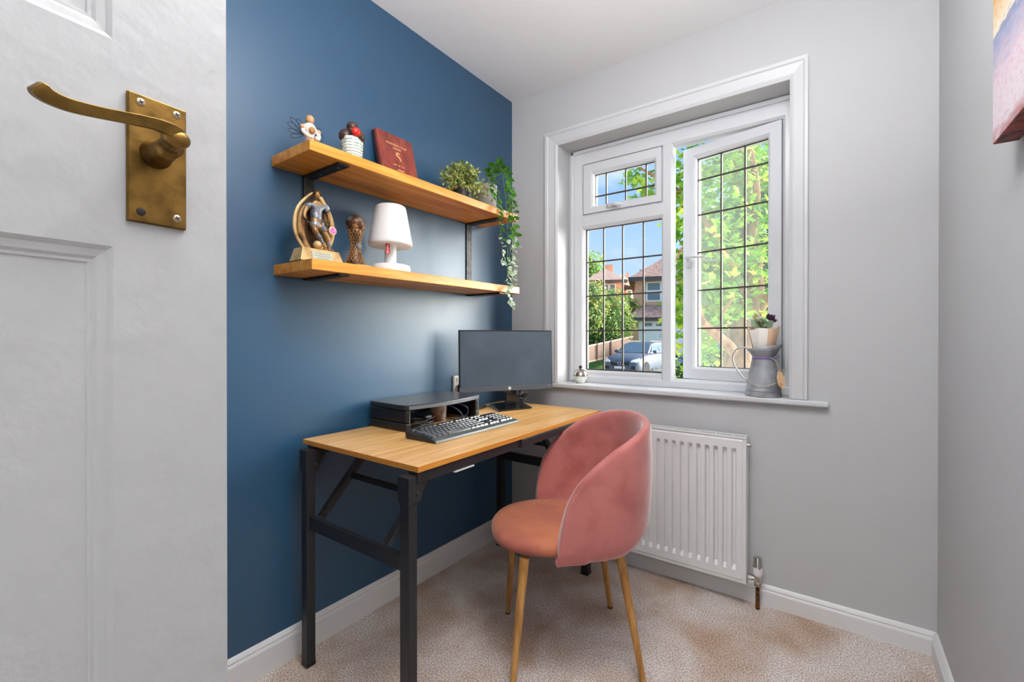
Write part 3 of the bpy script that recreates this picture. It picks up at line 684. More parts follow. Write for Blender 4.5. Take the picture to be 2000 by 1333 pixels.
for st in strands:
    P = spline(st, 7); b = MB(); b.tube(P, .0011, 5); b.build('stem', mat('vine_stem', (110, 140, 80), .6) if 'vine_stem' not in bpy.data.materials else bpy.data.materials['vine_stem'], tp_, smooth=True)
    for i in range(5, len(P)-1):
        for rep in range(1):
            if random.random() < .08: continue
            az = random.uniform(-1.5, 1.5); d = Vector((math.cos(az)*.8+.1, math.sin(az)*.9, random.uniform(-.9, .35))).normalized()
            if P[i].x < -1.27: d.z = abs(d.z)*.8+.2; d.normalize()
            me = me_g if P[i].z+random.gauss(0, .05) > 1.53 else me_v
            q = d.to_track_quat('X', 'Z').to_matrix().to_4x4() @ Matrix.Rotation(random.uniform(-.8, .8), 4, 'X')
            s_ = random.uniform(.8, 1.25)
            if cnt < 290:
                inst(me, 'leaf', tp_, matl=inv @ Matrix.Translation(P[i]+Vector((.002, 0, 0))) @ q @ Matrix.Scale(s_, 4)); cnt += 1

# ================================================================== LOWER SHELF: TROPHIES
bronze = mat('antique_bronze', (172, 128, 78), .38, metal=.4, var=((62, 42, 26), 26, .46, .66), bump=(60, .08)); pewter = mat('antique_pewter', (128, 130, 136), .38, metal=.6, var=((60, 58, 58), 34, .5, .7), bump=(70, .1))
goldish = mat('pale_gold_resin', (206, 172, 118), .45, metal=.3, var=((150, 112, 64), 24, .5, .7)); dbronze = mat('dark_bronze', (92, 60, 38), .4, metal=.6, var=((44, 30, 22), 30, .45, .65))
tx, ty, tz = -1.345, .806, 1.3045
tr = thing('footballer_trophy', 'bronze and pewter footballer trophy with a flame shaped backing on the lower shelf', 'trophy', (tx, ty, tz))
def T(x, y, z): return Vector((tx+x, ty+y, tz+z))     # x towards the room, y along the wall, z up
b = MB(); W0, W1 = .074, .062
b.add([T(-.032, -W0, 0), T(.036, -W0, 0), T(.036, W0, 0), T(-.032, W0, 0), T(-.026, -W1, .042), T(.026, -W1, .042), T(.026, W1, .042), T(-.026, W1, .042)],
      [(3, 2, 1, 0), (4, 5, 6, 7), (0, 1, 5, 4), (1, 2, 6, 5), (2, 3, 7, 6), (3, 0, 4, 7)])
pn = b.build('plinth', goldish, tr, bevel=.002)
b = MB(); b.add([T(.037, -.036, .006), T(.037, .036, .006), T(.0305, .036, .032), T(.0305, -.036, .032), T(.034, -.036, .006), T(.034, .036, .006), T(.028, .036, .032), T(.028, -.036, .032)], [(0, 1, 2, 3), (4, 7, 6, 5), (0, 4, 5, 1), (1, 5, 6, 2), (2, 6, 7, 3), (3, 7, 4, 0)])
nm_ = b.build('name_plate', mat('silver_plate', (192, 196, 180), .35, metal=.5), pn)
for i, w_ in enumerate((.05, .058, .04)):
    b = MB()
    for k in range(11):
        y = -w_/2+w_*k/11; z = .026-.0075*i; x = .0372-(z-.006)*.25
        b.add([T(x, y, z), T(x, y+w_/11*.6, z), T(x-.0003, y+w_/11*.6, z+.0022), T(x-.0003, y, z+.0022)], [(0, 1, 2, 3)])
    b.build('engraved_line', mat('engraving', (110, 108, 90), .5) if 'engraving' not in bpy.data.materials else bpy.data.materials['engraving'], nm_)
# backing: two sweeping ribbons
def ribbon(pts, w, t):
    b = MB(); P = spline([T(*p) for p in pts], 6); n = len(P)
    b.tube(P, [w*interp(i/(n-1), [(0, .7), (.4, 1), (.85, .7), (1, .15)]) for i in range(n)], 6, flat=t, up=(.15, 1, 0)); return b
lab(ribbon([(-.014, -.034, .042), (-.016, -.060, .085), (-.016, -.064, .130), (-.015, -.052, .175), (-.014, -.02, .215), (-.012, .004, .232)], .007, .4).build('backing_ribbon', goldish, tr, smooth=True), 'pale gold curved backing on the wall-far side')
lab(ribbon([(-.012, .034, .042), (-.014, .056, .080), (-.014, .062, .125), (-.013, .050, .168), (-.013, .026, .208), (-.012, .004, .234)], .011, .35).build('backing_ribbon', goldish, tr, smooth=True), 'pale gold pointed backing towards the lamp')
ribbon([(-.016, -.018, .042), (-.018, -.040, .085), (-.018, -.044, .130), (-.017, -.034, .170), (-.016, -.010, .20)], .014, .3).build('inner_flame', bronze, tr, smooth=True)
ribbon([(-.016, .012, .042), (-.018, .036, .080), (-.018, .040, .125), (-.017, .032, .165), (-.016, .012, .20)], .014, .3).build('inner_flame', bronze, tr, smooth=True)
MB().prism([(T(0, -.04, 0).y, tz+.042), (T(0, .04, 0).y, tz+.042), (T(0, .046, 0).y, tz+.12), (T(0, .02, 0).y, tz+.19), (T(0, -.02, 0).y, tz+.19), (T(0, -.048, 0).y, tz+.12)], tx-.022, tx-.016, 'x').build('backing_plate', dbronze, tr)
def skin_obj(name, pts, edges, m, parent, lv=2):
    me = bpy.data.meshes.new(name); inv = wm(parent).inverted(); me.from_pydata([tuple(inv @ T(p[0], -.003+(p[1]+.003)*1.17, p[2])) for p in pts], edges, [])
    o = bpy.data.objects.new(name, me); COL.objects.link(o); o.parent = parent; me.materials.append(m)
    sk = o.modifiers.new('skin', 'SKIN'); sk.use_smooth_shade = True
    for i, p in enumerate(pts): me.skin_vertices[0].data[i].radius = (p[3]*1.14, (p[4] if len(p) > 4 else p[3])*1.14); me.skin_vertices[0].data[i].use_root = (i == 0)
    su = o.modifiers.new('sub', 'SUBSURF'); su.levels = lv; su.render_levels = lv; return o
# pelvis root; right leg back (viewer left), left leg standing to viewer right, ball under the lifted foot
fig = [(.002, -.004, .128, .0135), (.000, -.004, .150, .0125), (.000, -.003, .172, .0165), (.001, -.003, .186, .0125), (.003, -.003, .196, .006), (.004, -.003, .204, .0065),
       (.002, -.024, .184, .0078), (.000, -.036, .160, .0062), (.006, -.040, .138, .0048), (.010, -.037, .130, .0056),   # far arm
       (.002, .019, .184, .0078), (.001, .034, .164, .0062), (.012, .030, .142, .0048), (.018, .022, .134, .0055),       # near arm
       (.010, -.013, .116, .0098), (.022, -.017, .098, .0085), (.021, -.001, .072, .0062), (.020, .009, .057, .0048), (.030, .011, .051, .0050),
       (.004, .012, .112, .0098), (.008, .027, .086, .0082), (.005, .031, .064, .0062), (.003, .034, .049, .0048), (.016, .042, .0455, .0046)]
ed = [(0, 1), (1, 2), (2, 3), (3, 4), (4, 5), (3, 6), (6, 7), (7, 8), (8, 9), (3, 10), (10, 11), (11, 12), (12, 13), (0, 14), (14, 15), (15, 16), (16, 17), (17, 18), (0, 19), (19, 20), (20, 21), (21, 22), (22, 23)]
fb = skin_obj('footballer', fig, ed, bronze, tr)
skin_obj('shirt', [(.001, -.004, .127, .0182), (.000, -.004, .150, .0165), (.000, -.003, .172, .0185), (.001, -.003, .186, .0135), (.001, -.024, .184, .0098), (.000, -.033, .168, .0088), (.002, .019, .184, .0098), (.001, .031, .169, .0088)],
         [(0, 1), (1, 2), (2, 3), (3, 4), (4, 5), (3, 6), (6, 7)], pewter, fb)
skin_obj('shorts', [(.002, -.004, .144, .0160, .0160), (.008, -.012, .118, .0130), (.015, -.015, .107, .0122), (.004, .011, .116, .0130), (.007, .020, .100, .0122)], [(0, 1), (1, 2), (0, 3), (3, 4)], pewter, fb)
for pts in ([(.0225, -.013, .092, .0078), (.021, -.002, .074, .0076), (.0205, .007, .060, .0056)], [(.008, .028, .082, .0078), (.005, .031, .066, .0076), (.0035, .033, .053, .0056)]):
    skin_obj('sock', pts, [(0, 1), (1, 2)], pewter, fb)
b = MB(); hc = T(.004, -.003, .2175)
b.ball(hc, .0115, 18, 14, sc=(.95, .82, 1.15)); b.ball(hc+Vector((.0108, 0, -.001)), .0022, 8, 6, sc=(1, .8, 1.5)); b.ball(hc+Vector((.0088, 0, -.0075)), .0028, 8, 6, sc=(.8, 1.2, .45))
for s in (-1, 1): b.ball(hc+Vector((0, s*.0095, -.001)), .0024, 8, 6, sc=(.7, .5, 1.2)); b.ball(hc+Vector((.0090, s*.0038, .0018)), .0022, 8, 6, sc=(.5, 1, .55))
hd = b.build('head', bronze, tr, smooth=True)
for s in (-1, 1): MB().ball(hc+Vector((.0100, s*.0038, .0016)), .0011, 8, 6).build('eye', dark_slot, hd, smooth=True)
b = MB(); b.ball(hc+Vector((-.0022, 0, .0035)), .0128, 16, 12, sc=(.92, .86, 1.0)); b.tube([hc+Vector((.006, -.004, .013)), hc+Vector((.0085, -.0085, .006)), hc+Vector((.004, -.0108, -.002))], .0025, 8).tube([hc+Vector((.006, -.002, .0135)), hc+Vector((.0085, .006, .008)), hc+Vector((.004, .0108, -.002))], .0025, 8)
b.build('hair', dbronze, hd, smooth=True)
for (hx, s) in (((.010, -.037, .130), -1), ((.018, .022, .134), 1)):
    for k in range(5):
        b = MB(); o0 = T(*hx)+Vector((.001, (k-2)*.0018, -.003)); ln = (.0045, .0072, .0078, .007, .0055)[k]
        if k == 0: b.tube([o0+Vector((.002, -s*.003, .002)), o0+Vector((.006, -s*.005, -.001)), o0+Vector((.007, -s*.003, -.004))], .0014, 6)
        else: b.tube([o0, o0+Vector((.003, 0, -ln*.6)), o0+Vector((.0008, 0, -ln))], .0012, 6)
        b.build('finger', bronze, fb, smooth=True)
b = MB(); b.ball(T(.022, -.012, .0555), .0128, 18, 12); b.build('football', goldish, tr, smooth=True)
b = MB(); b.xf = Matrix.Translation(T(.006, .050, .113)) @ Matrix.Rotation(PI/2, 4, 'Y') ; b.lathe([(.0, 0), (.0135, 0), (.0135, .003), (.0115, .004), (0, .004)], 28); bd = b.build('badge_rim', mat('badge_rim', (226, 200, 160), .5), tr)
b = MB(); b.xf = Matrix.Translation(T(.010, .050, .113)) @ Matrix.Rotation(PI/2, 4, 'Y'); b.lathe([(.0, 0), (.0108, 0), (.0105, .0006), (0, .0006)], 28); lab(b.build('badge', mat('pink_badge', (190, 92, 160), .4, var=((226, 150, 200), 220, .5, .6)), bd), 'round pink badge')
b = MB(); b.tube([T(-.018, .045, .113), T(.006, .050, .113)], .004, 8); b.build('badge_stalk', goldish, tr)

# second trophy
ux, uy, uz = -1.340, .944, 1.306
cu = thing('ball_trophy', 'bronze football trophy, a ball on a netted waisted stand', 'trophy', (ux, uy, uz))
b = MB(); b.lathe([(.0, 0), (.036, 0), (.035, .010), (.026, .030), (.0185, .055), (.0160, .075), (.0175, .095), (.0225, .115), (.027, .132), (.024, .134), (0, .130)], 32, c=(ux, uy, uz)); st_ = b.build('stand', dbronze, cu, smooth=True)
b = MB(); prof = [(.006, .037), (.030, .0265), (.055, .019), (.075, .0166), (.095, .018), (.115, .023), (.130, .0272)]
for k in range(14):
    for s in (-1, 1):
        b.tube([(ux+interp(z, prof)*math.cos(2*PI*k/14+s*(z*22)), uy+interp(z, prof)*math.sin(2*PI*k/14+s*(z*22)), uz+z) for z in np.linspace(.012, .130, 16)], .0011, 4)
b.build('net_relief', bronze, st_, smooth=True)
bb_ = MB().ball((ux, uy, uz+.152), .0325, 32, 20).build('football', dbronze, cu, smooth=True)
ico = bmesh.new(); bmesh.ops.create_icosphere(ico, subdivisions=1, radius=1)
for v in ico.verts:
    d = v.co.normalized(); q = d.to_track_quat('Z', 'Y').to_matrix(); b = MB()
    ring = [Vector((ux, uy, uz+.152))+(q @ Vector((.36*math.cos(2*PI*k/5), .36*math.sin(2*PI*k/5), .94))).normalized()*.0330 for k in range(5)]
    b.add([Vector((ux, uy, uz+.152))+d*.0337]+ring, [(0, i+1, (i+1) % 5+1) for i in range(5)]); b.build('ball_panel', [pewter, bronze][v.index % 2], bb_)
ico.free()
b = MB(); b.xf = Matrix.Translation((ux+.0165, uy+.004, uz+.074)) @ Matrix.Rotation(PI/2, 4, 'Y'); b.lathe([(0, -.004), (.0115, -.004), (.0115, .002), (.009, .003), (.009, .002), (0, .0018)], 28); md = b.build('medallion', pewter, cu, smooth='auto')
b = MB(); b.xf = Matrix.Translation((ux+.019, uy+.004, uz+.074)) @ Matrix.Rotation(PI/2, 4, 'Y'); b.lathe([(0, 0), (.0035, 0), (.002, .0012), (0, .0014)], 3); b.build('medallion_mark', mat('mark', (222, 220, 200), .4), md)
b = MB(); b.add([(ux+.030, uy-.020, uz), (ux+.050, uy-.020, uz), (ux+.050, uy+.034, uz), (ux+.030, uy+.034, uz), (ux+.030, uy-.020, uz+.012), (ux+.044, uy-.020, uz+.009), (ux+.044, uy+.034, uz+.009), (ux+.030, uy+.034, uz+.012)], [(3, 2, 1, 0), (4, 5, 6, 7), (0, 1, 5, 4), (1, 2, 6, 5), (2, 3, 7, 6), (3, 0, 4, 7)]); b.build('name_plate', goldish, cu)

# ================================================================== WHITE LAMP
lamp_m = mat('lamp_polyethylene', (238, 236, 234), .5); lx, ly, lz = -1.352, 1.104, 1.3068
lp = thing('table_lamp', 'all white plastic table lamp with a red fabric tag', 'lamp', (lx, ly, lz))
def R_(pts): return pts
MB().lathe([(0, 0), (.070, 0), (.0735, .004), (.0735, .022), (.070, .029), (.060, .032), (.024, .033), (0, .033)], 48, c=(lx, ly, lz)).build('base', lamp_m, lp, smooth='auto')
MB().lathe([(.0215, .032), (.0215, .112)], 32, c=(lx, ly, lz)).build('stem', lamp_m, lp, smooth='auto')
MB().lathe([(0, .110), (.060, .103), (.074, .101), (.079, .104), (.0805, .110), (.0795, .118), (.0575, .240), (.0545, .248), (.048, .252), (0, .254)], 56, c=(lx, ly, lz)).build('shade', lamp_m, lp, smooth=True)
red = mat('red_fabric', (186, 14, 30), .6)
b = MB(); b.box(lx+.0325, lx+.0335, ly-.048, ly-.030, lz+.066, lz+.103); tgq = b.build('tag', red, lp)
text('fatboy', .0125, mat('white_print', (240, 236, 236), .6), 'tag_lettering', tgq, frameM((lx+.0336, ly-.039, lz+.084), (0, 0, -1), (0, 1, 0)), .0001)

# ================================================================== MONITOR
mc = Vector((-1.259, 1.718, 0)); mx_ = Vector((.52, .853, 0)).normalized(); mn = Vector((mx_.y, -mx_.x, 0))
mo = thing('computer_monitor', 'slim black flat screen monitor, switched off, on a glass foot near the window', 'monitor', (-1.275, 1.790, ZD))
Mm = frameM((mc.x, mc.y, .960), mx_, (-mn.x*.03, -mn.y*.03, 1))      # x right, y up, z towards viewer
def mbx(x0, x1, y0, y1, z0, z1):
    b = MB(); b.xf = Mm; b.box(x0, x1, y0, y1, z0, z1); return b
hw, hh = .238, .1425
mbx(-hw, hw, -hh, hh, -.010, -.001).build('casing', black_plastic, mo, bevel=.002)
mbx(-hw*.7, hw*.7, -hh*.85, hh*.6, -.035, -.010).build('rear_housing', black_plastic, mo, bevel=.008)
screen_m = mat('screen_matt', (60, 73, 86), .42, spec=.6, var=((72, 86, 100), 6, .4, .7))
mbx(-hw+.006, hw-.006, -hh+.022, hh-.006, -.001, .0003).build('screen', screen_m, mo)
bz = mbx(-hw, hw, -hh, -hh+.022, -.001, .0012).build('lower_bezel', mat('bezel_grey', (78, 82, 90), .4), mo, bevel=.0008)
b = MB(); b.xf = Mm @ Matrix.Translation((.008, -hh+.011, .0012)); b.lathe([(0, 0), (.0075, 0), (.0073, .0005), (0, .0005)], 28); lg_ = b.build('logo_disc', mat('logo_silver', (206, 210, 214), .3), bz)
text('hp', .009, mat('logo_ink', (84, 88, 96), .5), 'logo_lettering', lg_, Mm @ Matrix.Translation((.008, -hh+.0115, .0017)) @ Matrix.Shear('XY', 4, (.2, 0)), .0001)
mbx(hw-.028, hw-.012, -hh+.015, -hh+.0165, .0012, .0014).build('model_mark', mat('print_grey', (170, 174, 180), .5), bz)
sc_ = Vector((-1.300, 1.800, 0))
b = MB(); b.bar((sc_.x, sc_.y, ZD+.008), (sc_.x, sc_.y, .90), .055, .022, up=(mn.x, mn.y, 0)); b.build('stand_neck', black_gloss, mo, bevel=.004)
b = MB(); P = [(-1.398, 1.750), (-1.238, 1.618), (-1.168, 1.792), (-1.336, 1.925)]
b.prism(P, ZD+.0015, ZD+.009); b.build('foot', black_gloss, mo, bevel=.0025)
b = MB(); b.prism([Vector(p).lerp(Vector((-1.285, 1.77)), .12) for p in P], ZD, ZD+.0018); b.build('foot_pad', black_plastic, mo)
b = MB(); b.box(-1.325, -1.285, 1.772, 1.774, .80, .812); b.build('sticker', mat('sticker_buff', (150, 134, 96), .6), mo)

# ================================================================== RISER, KEYBOARD
rx0, rx1, ry0, ry1, rz = -1.452, -1.235, 1.075, 1.492, .826
rs = thing('monitor_riser', 'empty black plastic monitor riser with a bowed front, cables stuffed under it', 'stand', (-1.34, 1.28, ZD))
pl_m = mat('riser_plastic', (38, 40, 46), .32, bump=(200, .04)); alu = mat('riser_trim', (120, 124, 132), .35, metal=.3)
front = [(rx1+.030*math.sin(PI*t)**.8, ry0+.015+(ry1-ry0-.03)*t) for t in np.linspace(0, 1, 15)]
poly = [(rx0, ry0+.01)]+[(rx1-.03, ry0), (rx1-.008, ry0+.004)]+front+[(rx1-.008, ry1-.004), (rx1-.03, ry1), (rx0, ry1)]
MB().prism(poly, rz-.018, rz).build('top_board', pl_m, rs, bevel=.004, seg=3)
b = MB(); b.prism([(x+.0012, y) for x, y in front]+[(x-.004, y) for x, y in front[::-1]], rz-.016, rz-.004); b.build('front_trim', alu, rs)
for y in (ry0+.006, ry1-.030):
    w = MB().box(rx0+.01, rx1-.006, y, y+.022, ZD+.030, rz-.018).build('side_panel', black_plastic, rs, bevel=.007, seg=3)
    MB().box(rx0+.006, rx1-.004, y-.002, y+.024, ZD, ZD+.030).build('side_foot', black_plastic, rs, bevel=.006, seg=3)
    MB().box(rx1-.0065, rx1-.0045, y+.016, y+.0185, ZD+.01, rz-.018).build('edge_trim', alu, w)
MB().box(rx0+.008, rx0+.014, ry0+.02, ry1-.02, ZD+.02, rz-.018).build('back_panel', black_plastic, rs)
# cup under the riser, loose adaptor, cables
b = MB(); b.lathe([(.0, 0), (.030, 0), (.036, .066), (.0375, .070), (.034, .070), (.028, .005), (0, .005)], 28, c=(-1.315, 1.315, ZD))
tag(rootify(b.build('printed_tumbler', mat('printed_mug', (150, 138, 140), .3, var=((110, 72, 60), 26, .45, .6)), smooth='auto'), (-1.315, 1.315, ZD)), 'printed tumbler pushed under the black riser', 'cup')
cable = mat('black_cable', (24, 24, 28), .4); bluecable = mat('blue_cable', (34, 52, 104), .4); grey_cable = mat('grey_cable', (120, 122, 128), .4)
b = MB()
for k in range(7):
    r0 = random.uniform(.018, .038); c0 = Vector((-1.262+random.uniform(-.012, .01), 1.165+random.uniform(-.02, .03), ZD+.006+.004*k))
    b.tube([c0+Vector((r0*.62*math.cos(a), r0*1.5*math.sin(a), .004*math.sin(2*a+k))) for a in np.linspace(0, 2*PI, 25)[:-1]], .0022, 6, closed=True)
b.tube(spline([(-1.24, 1.10, ZD+.003), (-1.225, 1.14, ZD+.016), (-1.25, 1.19, ZD+.022), (-1.30, 1.22, ZD+.03), (-1.36, 1.24, ZD+.02)], 6), .0024, 6)
o = b.build('coiled_cable', cable, None, smooth=True); tag(rootify(o, (-1.262, 1.165, ZD)), 'coiled black cable tucked under the near end of the riser', 'cable')
MB().box(-1.268, -1.256, 1.195, 1.222, ZD+.032, ZD+.040).build('plug', grey_cable, o, bevel=.002)
b = MB(); b.tube(spline([(-1.25, 1.30, rz-.022), (-1.222, 1.33, rz-.045), (-1.215, 1.352, rz-.072), (-1.245, 1.372, rz-.080), (-1.265, 1.40, ZD+.005)], 7), .0023, 6)
b.tube(spline([(-1.25, 1.345, rz-.022), (-1.225, 1.385, rz-.04), (-1.228, 1.395, rz-.07), (-1.25, 1.37, ZD+.006), (-1.29, 1.35, ZD+.004)], 7), .0022, 6)
tag(rootify(b.build('blue_cable', bluecable, None, smooth=True), (-1.26, 1.37, ZD)), 'blue cable looping down under the riser front', 'cable')
b = MB(); b.box(-1.365, -1.335, 1.545, 1.60, ZD, ZD+.016); ad = b.build('power_adaptor', black_plastic, None, bevel=.004)
tag(rootify(ad, (-1.35, 1.57, ZD)), 'small black adaptor with white plug beside the monitor foot', 'adaptor')
b = MB(); b.tube([(-1.350, 1.535, ZD+.012), (-1.352, 1.510, ZD+.014)], .005, 10); b.build('white_plug', mat('white_plastic', (232, 232, 230), .4), ad, smooth=True)
b = MB(); b.tube(spline([(-1.352, 1.510, ZD+.014), (-1.36, 1.48, ZD+.02), (-1.40, 1.46, ZD+.01)], 6), .002, 6); b.build('lead', mat('white_lead', (222, 222, 220), .4), ad, smooth=True)
b = MB(); b.prism([(-1.385, 1.60), (-1.345, 1.612), (-1.372, 1.70), (-1.41, 1.69)], ZD, ZD+.012); tag(rootify(b.build('hard_drive', black_plastic, None, bevel=.003), (-1.38, 1.65, ZD)), 'slim black box lying behind the monitor foot', 'box')
# tangled cable hanging behind the monitor to the window side
b = MB(); base = Vector((-1.275, 1.865, .778))
for k in range(6):
    r0 = .020+.003*k; ph = k*1.1
    b.tube([base+Vector((.006*math.sin(3*a+ph), r0*math.cos(a+ph)*(.9+.2*math.sin(2*a+k)), .026*math.sin(a+.4*k)*(1-.08*k))) for a in np.linspace(0, 2*PI, 29)[:-1]], .0026, 6, closed=True)
b.tube(spline([base+Vector((0, .01, -.028)), base+Vector((.004, .004, 0)), base+Vector((0, -.01, .03)), base+Vector((0, -.02, .06))], 6), .0028, 6)
b.tube(spline([base+Vector((-.005, .006, -.030)), base+Vector((-.006, 0, -.042)), base+Vector((-.02, -.02, -.039))], 6), .0028, 6)
tag(rootify(b.build('cable_bundle', cable, None, smooth=True), base+Vector((0, 0, -.048))), 'tangled black cable bundle behind the monitor, window side', 'cable')
# keyboard
kb = thing('keyboard', 'full size black computer keyboard on the desk edge', 'keyboard', (-1.10, 1.25, ZD))
kx0, kx1, ky0, ky1 = -1.172, -1.032, 1.017, 1.482
def kz(x): return ZD+.010+.014*(kx1-x)/(kx1-kx0)
key_body = mat('keyboard_body', (30, 31, 33), .4); key_m = mat('keycap', (66, 68, 72), .2, spec=.9); rest_m = mat('keyboard_rest', (72, 76, 74), .3)
b = MB(); b.prism([(kx1+.004, ZD+.001), (kx1, ZD+.007), (kx1-.022, kz(kx1-.022)-.001), (kx0+.004, kz(kx0)+.001), (kx0, kz(kx0)-.004), (kx0+.002, ZD+.006), (kx0+.01, ZD)], ky0, ky1, 'y'); bdy = b.build('body', key_body, kb, bevel=.0015)
b = MB(); b.prism([(kx1+.0045, ZD+.0016), (kx1+.0005, ZD+.0078), (kx1-.021, kz(kx1-.021)), (kx1-.021, kz(kx1-.021)-.003)], ky0+.003, ky1-.003, 'y'); b.build('front_edge', rest_m, kb)
def keymesh(w, d):
    h = .0065; i = .0022
    vs = [(-d/2, -w/2, 0), (d/2, -w/2, 0), (d/2, w/2, 0), (-d/2, w/2, 0), (-d/2+i*.6, -w/2+i, h), (d/2-i*1.3, -w/2+i, h), (d/2-i*1.3, w/2-i, h), (-d/2+i*.6, w/2-i, h)]
    me = bpy.data.meshes.new('key'); me.from_pydata(vs, [], [(4, 5, 6, 7), (0, 1, 5, 4), (1, 2, 6, 5), (2, 3, 7, 6), (3, 0, 4, 7)]); me.materials.append(key_m); return me
kms = {}
inv = wm(kb).inverted(); tilt = math.atan(.014/(kx1-kx0))
def key(y, x, w):
    w = round(w, 2)
    if w not in kms: kms[w] = keymesh(w*.0188-.0012, .0175)
    inst(kms[w], 'key', kb, matl=inv @ Matrix.Translation((x, y, kz(x)-.0005)) @ Matrix.Rotation(tilt, 4, 'Y'))
u = .0188; rows = [kx0+.014, kx0+.036, kx0+.0545, kx0+.073, kx0+.0915, kx0+.110]
layout = [[(0, 1)]+[(2+i, 1) for i in range(4)]+[(6.5+i, 1) for i in range(4)]+[(11+i, 1) for i in range(4)],
          [(i, 1) for i in range(13)]+[(13, 2)], [(0, 1.5)]+[(1.5+i, 1) for i in range(12)]+[(13.5, 1.5)],
          [(0, 1.75)]+[(1.75+i, 1) for i in range(12)]+[(13.75, 1.25)], [(0, 1.25)]+[(1.25+i, 1) for i in range(11)]+[(12.25, 2.75)],
          [(0, 1.25), (1.25, 1.25), (2.5, 1.25), (3.75, 6.25), (10, 1.25), (11.25, 1.25), (12.5, 1.25), (13.75, 1.25)]]
extra = [[(15.5+i, 1) for i in range(3)], [(15.5+i, 1) for i in range(3)]+[(19+i, 1) for i in range(4)], [(15.5+i, 1) for i in range(3)]+[(19+i, 1) for i in range(4)], [(19+i, 1) for i in range(3)]+[(22, 1)], [(16.5, 1)]+[(19+i, 1) for i in range(4)], [(15.5+i, 1) for i in range(3)]+[(19, 2), (21, 1), (22, 1)]]
for r_, (a_, e_) in enumerate(zip(layout, extra)):
    for (c, w) in a_+e_: key(ky0+.012+(c+w/2)*u*1.02, rows[r_], w)

# ================================================================== SOCKET
sk_ = thing('wall_socket', 'white double wall socket with black plugs behind the monitor', 'socket', (XW, 1.645, .842))
wp = mat('socket_white', (226, 220, 214), .35)
MB().box(XW, XW+.010, 1.572, 1.718, .799, .885).build('face_plate', wp, sk_, bevel=.003)
for y in (1.595, 1.70): MB().box(XW+.010, XW+.013, y-.006, y+.006, .860, .876).build('switch', wp, sk_, bevel=.001)
for y in (1.615, 1.675):
    p_ = MB().box(XW+.010, XW+.030, y-.024, y+.024, .800, .845).build('plug', black_plastic, sk_, bevel=.008, seg=3)
    b = MB(); b.tube(spline([(XW+.028, y, .815), (XW+.05, y-.01, .84), (XW+.055, y-.02, .82), (XW+.04, y-.01, .76), (XW+.02, y, .70)], 6), .003, 6); b.build('lead', cable, p_, smooth=True)

# ================================================================== RADIATOR
rad_m = mat('radiator_enamel', (228, 228, 228), .32)
X0, X1, Z0, Z1, YFR = -1.00, -.283, .100, .676, 1.962
rd = thing('radiator', 'white panel radiator with vertical ribs under the window', 'radiator', (-.64, 2.0, .1))
b = MB(); nz_ = [Z0, Z0+.012, Z0+.016, Z0+.046, Z0+.052, Z0+.062, Z1-.062, Z1-.052, Z1-.046, Z1-.016, Z1-.012, Z1]
depthz = [0, 0, .0, 0, .3, 1, 1, .3, 0, 0, 0, 0]
xs = []; pitch = .0333
nrib = int((X1-X0-.05)/pitch); x = X1-.026
for i in range(nrib):
    for f_, d in ((0, 0), (.26, 0), (.38, 1), (.68, 1), (.80, 0)): xs.append((x-f_*pitch, d))
    x -= pitch
xs = [(X1, 0), (X1-.012, 0), (X1-.016, 0)]+xs+[(x, 0), (X0+.012, 0), (X0, 0)]
vs = []; fs = []
for xx, d in xs:
    for z, dz in zip(nz_, depthz):
        edge = .003 if (xx > X1-.013 or xx < X0+.013 or z < Z0+.013 or z > Z1-.013) else 0
        vs.append((xx, YFR+edge+.0155*(d*dz), z))
m = len(nz_)
for i in range(len(xs)-1):
    for j in range(m-1): fs.append((i*m+j, (i+1)*m+j, (i+1)*m+j+1, i*m+j+1))
b.add(vs, fs); fp = b.build('front_panel', rad_m, rd)
MB().box(X1-.002, X1+.0, YFR+.002, YFR+.060, Z0+.004, Z1+.0).build('side_cover', rad_m, rd, bevel=.001)
MB().box(X0, X0+.002, YFR+.002, YFR+.060, Z0+.004, Z1).build('side_cover', rad_m, rd, bevel=.001)
MB().box(X0+.003, X1-.003, YFR+.019, YFR+.021, Z0+.004, Z1-.01).build('rear_panel', rad_m, rd)
gb = MB(); gb.box(X0, X1, YFR, YFR+.010, Z1-.006, Z1).box(X0, X1, YFR+.050, YFR+.060, Z1-.006, Z1); g = gb.build('top_grille', rad_m, rd, bevel=.001)
x = X0+.01; gi = bpy.data.meshes.new('slat'); bb = MB().box(-.0022, .0022, 0, .040, -.003, .0005); gi.from_pydata(bb.v, [], bb.f); gi.materials.append(rad_m)
inv = wm(g).inverted()
while x < X1-.006: inst(gi, 'slat', g, matl=inv @ Matrix.Translation((x, YFR+.011, Z1-.001))); x += .0092
MB().box(X0+.003, X1-.003, YFR+.018, YFR+.05, Z1-.03, Z1-.028).build('inner_fin', mat('fin_dark', (120, 118, 116), .6), rd)
b = MB(); b.tube([(X1, 2.0, .640), (X1+.008, 2.0, .640)], .011, 14).tube([(X1+.008, 2.0, .640), (X1+.015, 2.0, .640)], .0055, 8); b.build('bleed_plug', chrome, rd, smooth='auto')
MB().box(X0+.1, X0+.13, YFR+.05, YW, .3, .33).box(X1-.13, X1-.1, YFR+.05, YW, .3, .33).box(X0+.1, X0+.13, YFR+.05, YW, .55, .58).box(X1-.13, X1-.1, YFR+.05, YW, .55, .58).build('wall_hook', rad_m, rd)
vx, vy = -.247, 2.0
rv = thing('radiator_valve', 'thermostatic radiator valve on a tarnished copper pipe rising from the carpet', 'valve', (vx, vy, 0))
MB().lathe([(.0075, 0), (.0075, .112)], 16, c=(vx, vy, 0)).build('pipe', copper, rv, smooth='auto')
